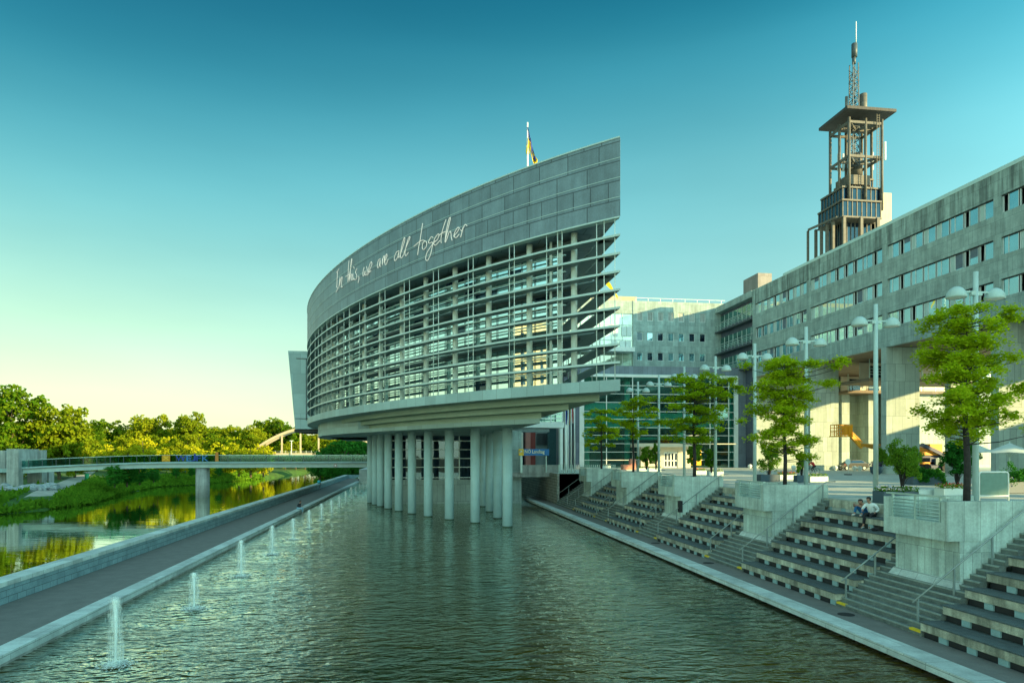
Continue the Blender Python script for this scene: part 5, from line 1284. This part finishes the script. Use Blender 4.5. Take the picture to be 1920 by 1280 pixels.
# ================================================================== figures
def skin_obj(name, nodes, edges, m, parent, sub=2):
    """one continuous surface grown round a skeleton: nodes {id: (x, y, z, radius)}"""
    ids = list(nodes); idx = {k: i for i, k in enumerate(ids)}
    me = bpy.data.meshes.new(name); me.from_pydata([nodes[k][:3] for k in ids], [(idx[a], idx[b]) for a, b in edges], [])
    o = bpy.data.objects.new(name, me); COL.objects.link(o); o.parent = parent
    sk = o.modifiers.new('skin', 'SKIN'); sk.use_smooth_shade = True
    for k in ids:
        v = me.skin_vertices[0].data[idx[k]]; r = nodes[k][3]; v.radius = (r, r) if not isinstance(r, tuple) else r
    me.skin_vertices[0].data[0].use_root = True
    sb = o.modifiers.new('sub', 'SUBSURF'); sb.levels = sub; sb.render_levels = sub
    me.materials.append(m); return o
M_skin = mat('skin', (.42, .22, .15), .6, .05, 5); M_hair = mat('hair', (.012, .010, .010), .7, .2, 20); M_shirt = mat('white_shirt', (.75, .80, .78), .8, .05, 6)
M_trous = mat('black_trousers', (.015, .015, .02), .8, .1, 6); M_jean = mat('blue_jeans', (.02, .16, .38), .8, .12, 8); M_shoe = mat('white_shoe', (.75, .78, .75), .6, .05, 6)
M_tee = mat('dark_tee', (.02, .02, .025), .8, .1, 6); M_cyan = mat('cyan_shirt', (.03, .38, .50), .8, .08, 6); M_lblue = mat('light_jeans', (.25, .42, .50), .8, .1, 6); M_redc = mat('red_jacket', (.55, .03, .03), .8, .1, 6)
def lerp(a, b, t): return tuple(a[i]+(b[i]-a[i])*t for i in range(3))
def person(loc, J, label, top, legs, shoes=M_shoe, sleeves=True, face=(0,-1), hairm=None, bare=False):
    """J: joints relative to loc: pelvis, chest, neck, head, and l/r sh, el, wr, hip, kn, an, toe"""
    t = thing('person', loc, label, 'person')
    hx, hy, hz = J['head']; fx_, fy_ = face; L_ = math.hypot(fx_, fy_); fx_ /= L_; fy_ /= L_; sx, sy = -fy_, fx_
    n = {'pel': (*J['pel'], .115), 'bel': (*lerp(J['pel'], J['chest'], .5), .105), 'che': (*J['chest'], .13), 'nk': (*J['neck'], .052),
         'jaw': (hx+fx_*.02, hy+fy_*.02, hz-.075, .06), 'hd': (hx-fx_*.01, hy-fy_*.01, hz+.0, .088), 'cr': (hx-fx_*.015, hy-fy_*.015, hz+.07, .072)}
    e = [('pel','bel'), ('bel','che'), ('che','nk'), ('nk','jaw'), ('jaw','hd'), ('hd','cr')]
    n['nose'] = (hx+fx_*.108, hy+fy_*.108, hz-.012, .014); e.append(('hd','nose'))
    n['chin'] = (hx+fx_*.075, hy+fy_*.075, hz-.098, .022); e.append(('jaw','chin'))
    for s, k in ((1,'l'), (-1,'r')):
        n[k+'ear'] = (hx+sx*s*.088, hy+sy*s*.088, hz-.005, .016); e.append(('hd', k+'ear'))
        for q, r in (('sh',.050),('el',.042),('wr',.028),('hip',.09),('kn',.058),('an',.040)): n[k+q] = (*J[k+q], r)
        n[k+'th'] = (*lerp(J[k+'hip'], J[k+'kn'], .45), .080); n[k+'ca'] = (*lerp(J[k+'kn'], J[k+'an'], .35), .056); n[k+'toe'] = (*J[k+'toe'], .032)
        n[k+'up'] = (*lerp(J[k+'sh'], J[k+'el'], .5), .050); n[k+'fo'] = (*lerp(J[k+'el'], J[k+'wr'], .4), .040)
        e += [('che',k+'sh'), (k+'sh',k+'up'), (k+'up',k+'el'), (k+'el',k+'fo'), (k+'fo',k+'wr'), ('pel',k+'hip'), (k+'hip',k+'th'), (k+'th',k+'kn'), (k+'kn',k+'ca'), (k+'ca',k+'an'), (k+'an',k+'toe')]
        d = Vector(J[k+'wr'])-Vector(J[k+'el']); d.normalize(); h = Vector(J[k+'wr'])+d*.05; n[k+'pal'] = (*h, .034); e.append((k+'wr', k+'pal'))
        sd = d.cross(Vector((0,0,1))); sd = sd.normalized() if sd.length > .05 else Vector((sx, sy, 0))
        for fi in range(4):
            of = (fi-1.5)*.02; ln = (.062,.075,.07,.055)[fi]; p = h+sd*of+d*.045; q2 = p+d*ln*.6+Vector((0,0,-.022)); q3 = q2+d*ln*.4+Vector((0,0,-.03))
            n[f'{k}f{fi}a'] = (*p, .0095); n[f'{k}f{fi}b'] = (*q2, .0085); n[f'{k}f{fi}c'] = (*q3, .007); e += [(k+'pal', f'{k}f{fi}a'), (f'{k}f{fi}a', f'{k}f{fi}b'), (f'{k}f{fi}b', f'{k}f{fi}c')]
        p = h+sd*(.035*s)-d*.01; q2 = p+sd*.03*s+d*.03; n[k+'t1'] = (*p, .011); n[k+'t2'] = (*q2, .009); e += [(k+'pal', k+'t1'), (k+'t1', k+'t2')]
    skin_obj('body', n, e, M_skin, t)
    g = lambda k, dr: (*n[k][:3], n[k][3]+dr)
    # clothes follow the body
    if top:
        c = {'bel': g('bel', .04), 'pel': (*n['pel'][:3], .145), 'che': g('che', .045)}; ce = [('pel','bel'), ('bel','che')]
        nk = lerp(J['chest'], J['neck'], .6); c['nk'] = (*nk, .075); ce.append(('che','nk'))
        for k in 'lr':
            c[k+'sh'] = g(k+'sh', .045); c[k+'up'] = g(k+'up', .026); c[k+'mid'] = (*lerp(J['chest'], J[k+'sh'], .6), .125); ce += [('che',k+'mid'), (k+'mid',k+'sh'), (k+'sh',k+'up')]
            if sleeves: c[k+'el'] = g(k+'el', .018); c[k+'fo'] = g(k+'fo', .014); c[k+'cu'] = (*lerp(J[k+'el'], J[k+'wr'], .85), .042); ce += [(k+'up',k+'el'), (k+'el',k+'fo'), (k+'fo',k+'cu')]
        skin_obj('shirt', c, ce, top, t)
    c = {'pel': (*n['pel'][:3], .13)}; ce = []
    for k in 'lr':
        for q, dr in (('hip',.018),('th',.018),('kn',.016),('ca',.014)): c[k+q] = g(k+q, dr)
        c[k+'cf'] = (*lerp(J[k+'kn'], J[k+'an'], .86), .056); ce += [('pel',k+'hip'), (k+'hip',k+'th'), (k+'th',k+'kn'), (k+'kn',k+'ca'), (k+'ca',k+'cf')]
    skin_obj('trousers', c, ce, legs, t)
    for k in 'lr':
        a, b_ = J[k+'an'], J[k+'toe']; c = {'h': (a[0]-(b_[0]-a[0])*.18, a[1]-(b_[1]-a[1])*.18, b_[2]+.012, .042), 'a': (a[0], a[1], b_[2]+.03, .050), 'm': (*lerp((a[0],a[1],b_[2]+.015), b_, .55), .048), 't': (b_[0], b_[1], b_[2], .040)}
        skin_obj('shoe', c, [('h','a'), ('a','m'), ('m','t')], shoes, t)
    b = MB(); b.lathe((hx-fx_*.02, hy-fy_*.02, hz+.0), [(.095,-.03),(.106,.02),(.104,.06),(.085,.105),(.05,.128),(0,.135)], 14)
    b.v = [(p[0]-(fx_*.03 if (p[0]-hx)*fx_+(p[1]-hy)*fy_ > .04 and p[2]-hz < .05 else 0), p[1]-(fy_*.03 if (p[0]-hx)*fx_+(p[1]-hy)*fy_ > .04 and p[2]-hz < .05 else 0), p[2]) for p in b.v]
    b.xform(Matrix.Translation(t.location)); b.build('hair', hairm or M_hair, t)
    b = MB()
    for s in (1, -1):
        ex, ey = hx+fx_*.088+sx*s*.033, hy+fy_*.088+sy*s*.033; b.lathe((ex, ey, hz+.012), [(0,-.009),(.010,-.004),(.010,.004),(0,.009)], 8)
    b.bar((hx+fx_*.094+sx*.022, hy+fy_*.094+sy*.022, hz-.052), (hx+fx_*.094-sx*.022, hy+fy_*.094-sy*.022, hz-.052), .008)
    b.xform(Matrix.Translation(t.location)); b.build('face_features', M_hair, t)
    return t
def ori(J, ang):   # poses are written facing -Y; turn them
    c, s = math.cos(ang), math.sin(ang); return {k: (v[0]*c-v[1]*s, v[0]*s+v[1]*c, v[2]) for k, v in J.items()}
# man in the white shirt, sitting on the topmost bench row, feet one row down, leaning over
zb5 = .5+.517*5; zb4 = .5+.517*4
sit = {'pel': (0,0,.13), 'chest': (-.02,-.16,.50), 'neck': (-.02,-.24,.66), 'head': (-.03,-.32,.80),
 'lsh': (.19,-.17,.56), 'lel': (.30,-.05,.34), 'lwr': (.20,-.20,.20), 'rsh': (-.20,-.20,.56), 'rel': (-.27,-.38,.38), 'rwr': (-.18,-.56,.34),
 'lhip': (.10,-.05,.11), 'lkn': (.16,-.50,.13), 'lan': (.15,-.50,-.40), 'ltoe': (.16,-.66,-.475), 'rhip': (-.10,-.05,.11), 'rkn': (-.12,-.50,.12), 'ran': (-.12,-.60,-.40), 'rtoe': (-.13,-.78,-.475)}
a1 = R(-62)
person((20.95, 29.0, zb5), ori(sit, a1), 'man in white shirt and black trousers sitting on the top bench row', M_shirt, M_trous, face=(math.sin(a1)*1.0-.3, -math.cos(a1)+.2))
up = {'pel': (0,0,.12), 'chest': (0,-.20,.46), 'neck': (0,-.32,.58), 'head': (.02,-.43,.66),
 'lsh': (.18,-.24,.50), 'lel': (.24,-.48,.42), 'lwr': (.06,-.68,.50), 'rsh': (-.18,-.24,.50), 'rel': (-.24,-.52,.44), 'rwr': (-.08,-.74,.56),
 'lhip': (.10,-.05,.11), 'lkn': (.16,-.44,.46), 'lan': (.15,-.52,.08), 'ltoe': (.16,-.70,.035), 'rhip': (-.10,-.05,.11), 'rkn': (-.18,-.44,.46), 'ran': (-.20,-.55,.08), 'rtoe': (-.22,-.74,.035)}
a2 = R(-70)
person((21.0, 29.55, zb5), ori(up, a2), 'dark-haired person in blue jeans sitting with knees drawn up beside the man in white', None, M_jean, face=(-.8, -.6))
# figure sitting on the pool edge by the path
x, y = ground(557, 955, .07); edge = {k: v for k, v in sit.items()}
eg = ground(558, 954, .07)[1]
person((-12.5, eg, .07), ori(edge, R(70)), 'long-haired figure in a dark top sitting on the pool edge by the path', M_tee, M_lblue, face=(1, -.4))
# walker
walk = {'pel': (0,0,.93), 'chest': (0,-.03,1.30), 'neck': (0,-.03,1.48), 'head': (0,-.05,1.62), 'lsh': (.19,-.02,1.40), 'lel': (.24,.10,1.14), 'lwr': (.22,.02,.90), 'rsh': (-.19,-.02,1.40), 'rel': (-.24,-.08,1.14), 'rwr': (-.21,-.22,.95),
 'lhip': (.09,0,.90), 'lkn': (.10,-.16,.50), 'lan': (.10,-.14,.09), 'ltoe': (.10,-.32,.04), 'rhip': (-.09,0,.90), 'rkn': (-.10,.04,.50), 'ran': (-.10,.26,.12), 'rtoe': (-.10,.12,.04)}
wk = ground(598.5, 916, 0)
person((wk[0], wk[1], 0), ori(walk, R(180)), 'walker in cyan shirt and black trousers beside the parapet wall', M_cyan, M_trous, face=(0, 1))
x, y = ground(684, 894, 0)
person((-12.9, 158, .07), ori(sit, R(60)), 'distant figure in white sitting at the far end of the pool edge', M_shirt, M_trous, face=(1, -.4), hairm=M_shirt)
# cyclist in red crossing the plaza
x, y = ground(1527, 888, PZ)
cyc = {'pel': (0,0,.95), 'chest': (-.28,0,1.28), 'neck': (-.36,0,1.42), 'head': (-.42,0,1.56), 'lsh': (-.28,.19,1.36), 'lel': (-.48,.22,1.16), 'lwr': (-.62,.20,1.02), 'rsh': (-.28,-.19,1.36), 'rel': (-.48,-.22,1.16), 'rwr': (-.62,-.20,1.02),
 'lhip': (0,.09,.92), 'lkn': (-.30,.10,.62), 'lan': (-.10,.10,.22), 'ltoe': (-.26,.10,.17), 'rhip': (0,-.09,.92), 'rkn': (-.25,-.10,.74), 'ran': (-.14,-.10,.40), 'rtoe': (-.30,-.10,.36)}
person((x, y, PZ), cyc, 'cyclist in a red jacket crossing the plaza', M_redc, M_trous, face=(-1, 0))
t = thing('bicycle', (x, y, PZ), 'dark bicycle ridden across the plaza', 'bicycle')
for wx in (-.72, .36):
    w_ = MB().tube([(x+wx+.33*math.cos(q*math.pi/12), y, PZ+.34+.33*math.sin(q*math.pi/12)) for q in range(25)], .02, 6).build('wheel', M_tyre, t)
b = MB()
for a_, e_ in (((.36,.34),(-.05,.30)), ((-.05,.30),(.05,.85)), ((.05,.8),(-.55,.85)), ((-.05,.3),(-.55,.8)), ((-.55,1.0),(-.72,.34)), ((.36,.34),(.05,.75)), ((-.62,1.02),(-.52,1.02))): b.bar((x+a_[0], y, PZ+a_[1]), (x+e_[0], y, PZ+e_[1]), .035)
b.build('frame', M_darksteel, t); MB().box(x-.08, x+.16, y-.07, y+.07, PZ+.85, PZ+.9).build('saddle', M_tyre, t)

# ================================================================== plaza objects
# information board
x0, z1 = at_y(1836, 27, 884.5); x1, z0 = at_y(1890.5, 27, 929)
t = thing('display_board', (x0, 27, PZ), 'translucent grey-green board in a white tube frame beside the nearest lamp', 'board')
b = MB(); b.tube([(x0,27,PZ),(x0,27,z1-.1),(x0+.04,27,z1-.02),(x0+.12,27,z1),(x1-.12,27,z1),(x1-.04,27,z1-.02),(x1,27,z1-.1),(x1,27,PZ)], .035, 8); b.tube([(x0,27,z0),(x1,27,z0)], .035, 8); b.build('frame', M_white, t)
MB().box(x0+.05, x1-.05, 26.98, 27.01, z0+.05, z1-.05).build('panel', mat('frosted_panel', (.10, .22, .19), .35, .1, 4), t)
# parasols
def parasol(px, pyt, pyb, wpx, Y, label):
    x, zt = at_y(px, Y, pyt); zb = at_y(px, Y, pyb)[1]; d = x*s_+Y*c_; r = wpx/2*d/1280
    t = thing('parasol', (x, Y, PZ), label, 'parasol', 'white parasols at the right edge')
    b = MB(); n = 8
    for i in range(n):
        a, e = 2*math.pi*(i)/n+.39, 2*math.pi*(i+1)/n+.39; mid = (a+e)/2
        A, B_ = (x+r*math.cos(a), Y+r*math.sin(a), zb), (x+r*math.cos(e), Y+r*math.sin(e), zb); Mi = (x+r*.86*math.cos(mid), Y+r*.86*math.sin(mid), zb+.06)
        T_ = (x, Y, zt); h1 = lerp(T_, A, .5); h1 = (h1[0], h1[1], h1[2]-.10); h2 = lerp(T_, B_, .5); h2 = (h2[0], h2[1], h2[2]-.10)
        b.face([T_, h1, h2], smooth=True); b.face([h1, A, Mi], smooth=True); b.face([h1, Mi, h2], smooth=True); b.face([h2, Mi, B_], smooth=True)
    b.build('canopy', M_canvas, t); MB().cyl(x, Y, PZ, zt+.1, .04, 8).cyl(x, Y, PZ, PZ+.12, .4, 12).build('pole', M_galv, t)
    b = MB()
    for i in range(n): a = 2*math.pi*i/n+.39; b.bar((x, Y, zt-.9), (x+r*.5*math.cos(a), Y+r*.5*math.sin(a), (zt+zb)/2-.12), .03)
    b.build('rib', M_galv, t)
parasol(1824, 829, 848, 98, 43, 'white parasol between the nearest lamp post and its trunk')
parasol(1893, 830, 849, 112, 40, 'white parasol cut off by the right edge of the photo')
# bollards
for i, (px, py) in enumerate(((1406,877.5),(1488,880),(1566,881),(1602,881.5),(1612,882),(1583,880))):
    x, y = ground(px, py, PZ+.02); o = MB().lathe((x, y, PZ), [(.16,0),(.16,.06),(.30,.2),(.36,.38),(.30,.56),(.16,.66),(0,.70)], 16).build('ball_bollard', M_white); tag(o, 'white ball-shaped bollard in the row in front of the office building', 'bollard', 'ball bollards')
x, y = ground(1590, 890, PZ); t = thing('sign_stand', (x, y, PZ), 'white round sign on a dark foot standing on the plaza', 'sign')
MB().cyl(x, y, PZ, PZ+.1, .42, 14).build('foot', M_tyre, t); MB().cyl(x, y, PZ+.1, PZ+1.3, .04, 8).build('pole', M_white, t); MB().tube([(x, y-.03, PZ+1.5), (x, y+.03, PZ+1.5)], .32, 16).build('disc', M_white, t)
# car half hidden by the pier
x, y = ground(1597, 881, PZ); L_ = 4.4
t = thing('parked_car', (x, y, PZ), 'dark grey car parked in the passage under the office building', 'car')
prof = [(-2.2,.35),(-2.15,.75),(-1.6,.95),(-1.0,1.05),(-.45,1.42),(.4,1.50),(1.2,1.42),(1.9,1.02),(2.15,.95),(2.2,.4)]
M_car = mat('car_paint', (.05,.055,.05), .3, .03, 2, spec=.6, coat=.6)
b = MB()
for w0, w1, sgn in ((-.86, .86, 1),):
    low = prof; 
    pts = lambda yy, ins: [(x+p[0], y+yy*(1-.16*max(0, (p[1]-1.0)/.5)), PZ+p[1]) for p in prof]
    A, B_ = pts(-.88, 0), pts(.88, 0)
    for i in range(len(A)-1): b.face([A[i], A[i+1], B_[i+1], B_[i]][::-1], smooth=False)
    b.face(A[::1]); b.face(B_[::-1]); b.face([A[0], B_[0], B_[-1], A[-1]])
cb = b.build('body', M_car, t, bevel=.05)
MB().hexa([(x-.88,y-.87,PZ+1.06),(x+1.5,y-.87,PZ+1.06),(x+1.5,y-.86,PZ+1.06),(x-.88,y-.86,PZ+1.06),(x-.42,y-.80,PZ+1.38),(x+1.05,y-.80,PZ+1.38),(x+1.05,y-.79,PZ+1.38),(x-.42,y-.79,PZ+1.38)]).build('side_window', M_gdark, cb)
for wx in (-1.35, 1.35):
    for wy in (-.82, .72):
        w_ = MB().tube([(x+wx, y+wy-.1, PZ+.33), (x+wx, y+wy+.1, PZ+.33)], .33, 18).build('wheel', M_tyre, t); MB().tube([(x+wx, y+wy-.115, PZ+.33), (x+wx, y+wy-.09, PZ+.33)], .2, 10).build('rim', M_steel, w_)
for yy in (-.6, .6): MB().box(x-2.19, x-2.05, y+yy-.18, y+yy+.18, PZ+.62, PZ+.76).build('headlight', M_white, t)
MB().box(x-1.75, x-1.6, y-.9, y-.85, PZ+.78, PZ+.9).build('tail_lamp', M_flagr, t)
# boom lift
Y = 80.0
def bp(px, py, dy=0): x_, z_ = at_y(px, Y+dy, py); return (x_, Y+dy, z_)
t = thing('boom_lift', bp(1750, 880), 'orange boom lift with a raised basket reaching out from behind the pier', 'lift')
b = MB(); A, B_ = bp(1563, 796), bp(1592, 817)
x0, x1, z0, z1 = A[0], B_[0], B_[2], A[2]
b.box(x0-.2, x1+.1, Y-.7, Y+.7, z0-.12, z0)
for yy in (-.65, .65):
    for z in np.linspace(z0+.3, z1, 4): b.bar((x0, Y+yy, z), (x1, Y+yy, z), .08)
for xx in np.linspace(x0, x1, 5):
    for yy in (-.65, .65): b.bar((xx, Y+yy, z0), (xx, Y+yy, z1), .08)
for z in (z0+.5, z1): b.bar((x0, Y-.65, z), (x0, Y+.65, z), .08); b.bar((x1, Y-.65, z), (x1, Y+.65, z), .08)
b.box(x1-.9, x1, Y-.6, Y+.2, z0+.1, z1-.1)
b.build('basket', M_orange, t)
b = MB(); b.bar(bp(1592, 812), bp(1616, 838), .38, .46).bar(bp(1594, 806), bp(1617, 829), .10, .12); b.build('jib', M_orange, t)
b = MB(); b.bar(bp(1612, 834), bp(1636, 835), .4, .4).bar(bp(1630, 834), bp(1652, 833.5), .24, .24).bar(bp(1624, 836), bp(1636, 840), .3, .2).bar(bp(1636, 839), bp(1652, 840), .14, .14); b.build('arm', mat('lift_ochre', (.55,.24,.02), .5, .1, 2), t)
b = MB(); b.bar(bp(1650, 833.5), bp(1732, 834, 1), .26, .3).bar(bp(1728, 833, 1), bp(1776, 856, 1), .32, .42).bar(bp(1700, 826, 2), bp(1776, 853, 2), .2, .3); b.build('lower_boom', M_navy, t)
b = MB(); px_ = lambda a, c, t_, b_, y0, y1, m: px_box(m, a, c, Y+y0, Y+y1, t_, b_)
m = MB(); px_(1744, 1767, 832, 850, 1.5, 3.5, m); px_(1728, 1778, 847, 853, 1.2, 3.8, m); px_(1728, 1770, 866, 870, 1.2, 3.8, m); m.build('chassis', M_orange, t)
m = MB(); px_(1729, 1778, 853, 858, 1.4, 3.6, m); px_(1744, 1758, 858, 873, 1.2, 3.4, m); px_(1732, 1776, 872, 878, 1.0, 3.8, m); m.build('turntable', M_navy, t)
m = MB(); px_(1755, 1776, 859, 871, .9, 1.5, m); m.build('engine_cover', mat('lift_grey', (.12,.20,.22), .5, .1, 2), t)
for px in (1737, 1770):
    p = bp(px, 876, 1); MB().tube([(p[0], Y+.7, p[2]), (p[0], Y+1.1, p[2])], .5, 16).build('wheel', M_tyre, t)
# small extras
x, y = ground(1607, 966, .1)
o = blob(MB(), (20.15, 27.75, zb4+.08), .15, 3, 2, .5).build('black_bag', M_trous); tag(o, 'small black bag on the bench below the seated man', 'bag')
x, y = ground(1245, 930, 2.0)
o = MB().box(18.2, 18.44, blk_y(2)-.35, blk_y(2)-.03, 1.9, 2.7).build('wall_box', M_tyre); tag(o, 'black box fixed to the side of the third balcony block', 'box')
for i, (X_, Y_) in enumerate(((15.9, 23.5), (15.9, 35.6), (15.9, 44))):
    o = MB().cyl(X_, Y_, 0, .012, .3, 24).build('drain_cover', M_asphalt if 0 else M_tyre); tag(o, ['drain cover on the promenade nearest the camera', 'second drain cover on the promenade', 'farthest drain cover on the promenade'][i], 'drain cover')
x, _ = at_y(1127, 79); 
t = thing('cafe_table', (24.6, 82, PZ), 'red-orange covered table on the plaza beside the white flower boxes', 'table')
x0 = at_y(1178, 84)[0]; t.location = (x0, 84, PZ); MB().box(x0-.8, x0+.9, 83.6, 84.6, PZ+.35, PZ+1.0).box(x0+.2, x0+.9, 83.7, 84.4, PZ+1.0, PZ+1.7).build('cover', mat('coral_cloth', (.70,.28,.18), .8, .15, 3), t)

# ================================================================== blocks and trees added for shade on the piers and for reflections
rb2 = thing('added_shade_block', (84, 40, PZ), 'plain granite block added behind the long office building to shade its piers', 'building')  # block added to keep low sun off the lower piers
MB().box(84, 98, 20, 59, PZ-.5, 15.4).build('wall', M_stone, rb2); MB().box(83.8, 98.2, 19.8, 59.2, 15.4, 15.8).build('roof', M_conc, rb2)
ap = thing('added_reflected_tower', (-104, 56, 0), 'sand coloured tower added out of frame across the river for the glass front to mirror', 'building')  # unseen tower added for the warm reflection in the curved glass
MB().box(-112, -97, 43, 64, -1, 35).build('wall', mat('sand_render', (.62, .50, .32), .8, .06, .5), ap); MB().box(-112.3, -96.7, 42.7, 64.3, 35, 35.5).build('roof', M_conc, ap)
for z in np.arange(2.2, 33, 3.2):
    MB().box(-96.99, -96.2, 46, 61, z-.25, z).build('balcony', M_conc, ap)
    for y in (47, 52, 57): MB().box(-97.02, -96.96, y, y+2.2, z+.2, z+2.1).build('window', M_gdark, ap)
for i, (x, y, k) in enumerate(((-72,30,1.0),(-80,44,1.1),(-76,58,.95),(-84,72,1.15),(-74,84,.9),(-78,16,1.05))):
    o = copy_tree(protos[[1,0,2][i % 3]]); o.location = (x, y, bank_z(x, y)); o.scale = (k*.8,)*3; o.rotation_euler = (0, 0, i*1.3); tag(o, 'riverbank tree added left of the frame for the glass front to mirror', 'tree', 'added trees left of the frame')  # unseen trees added for green reflections in the lower glass
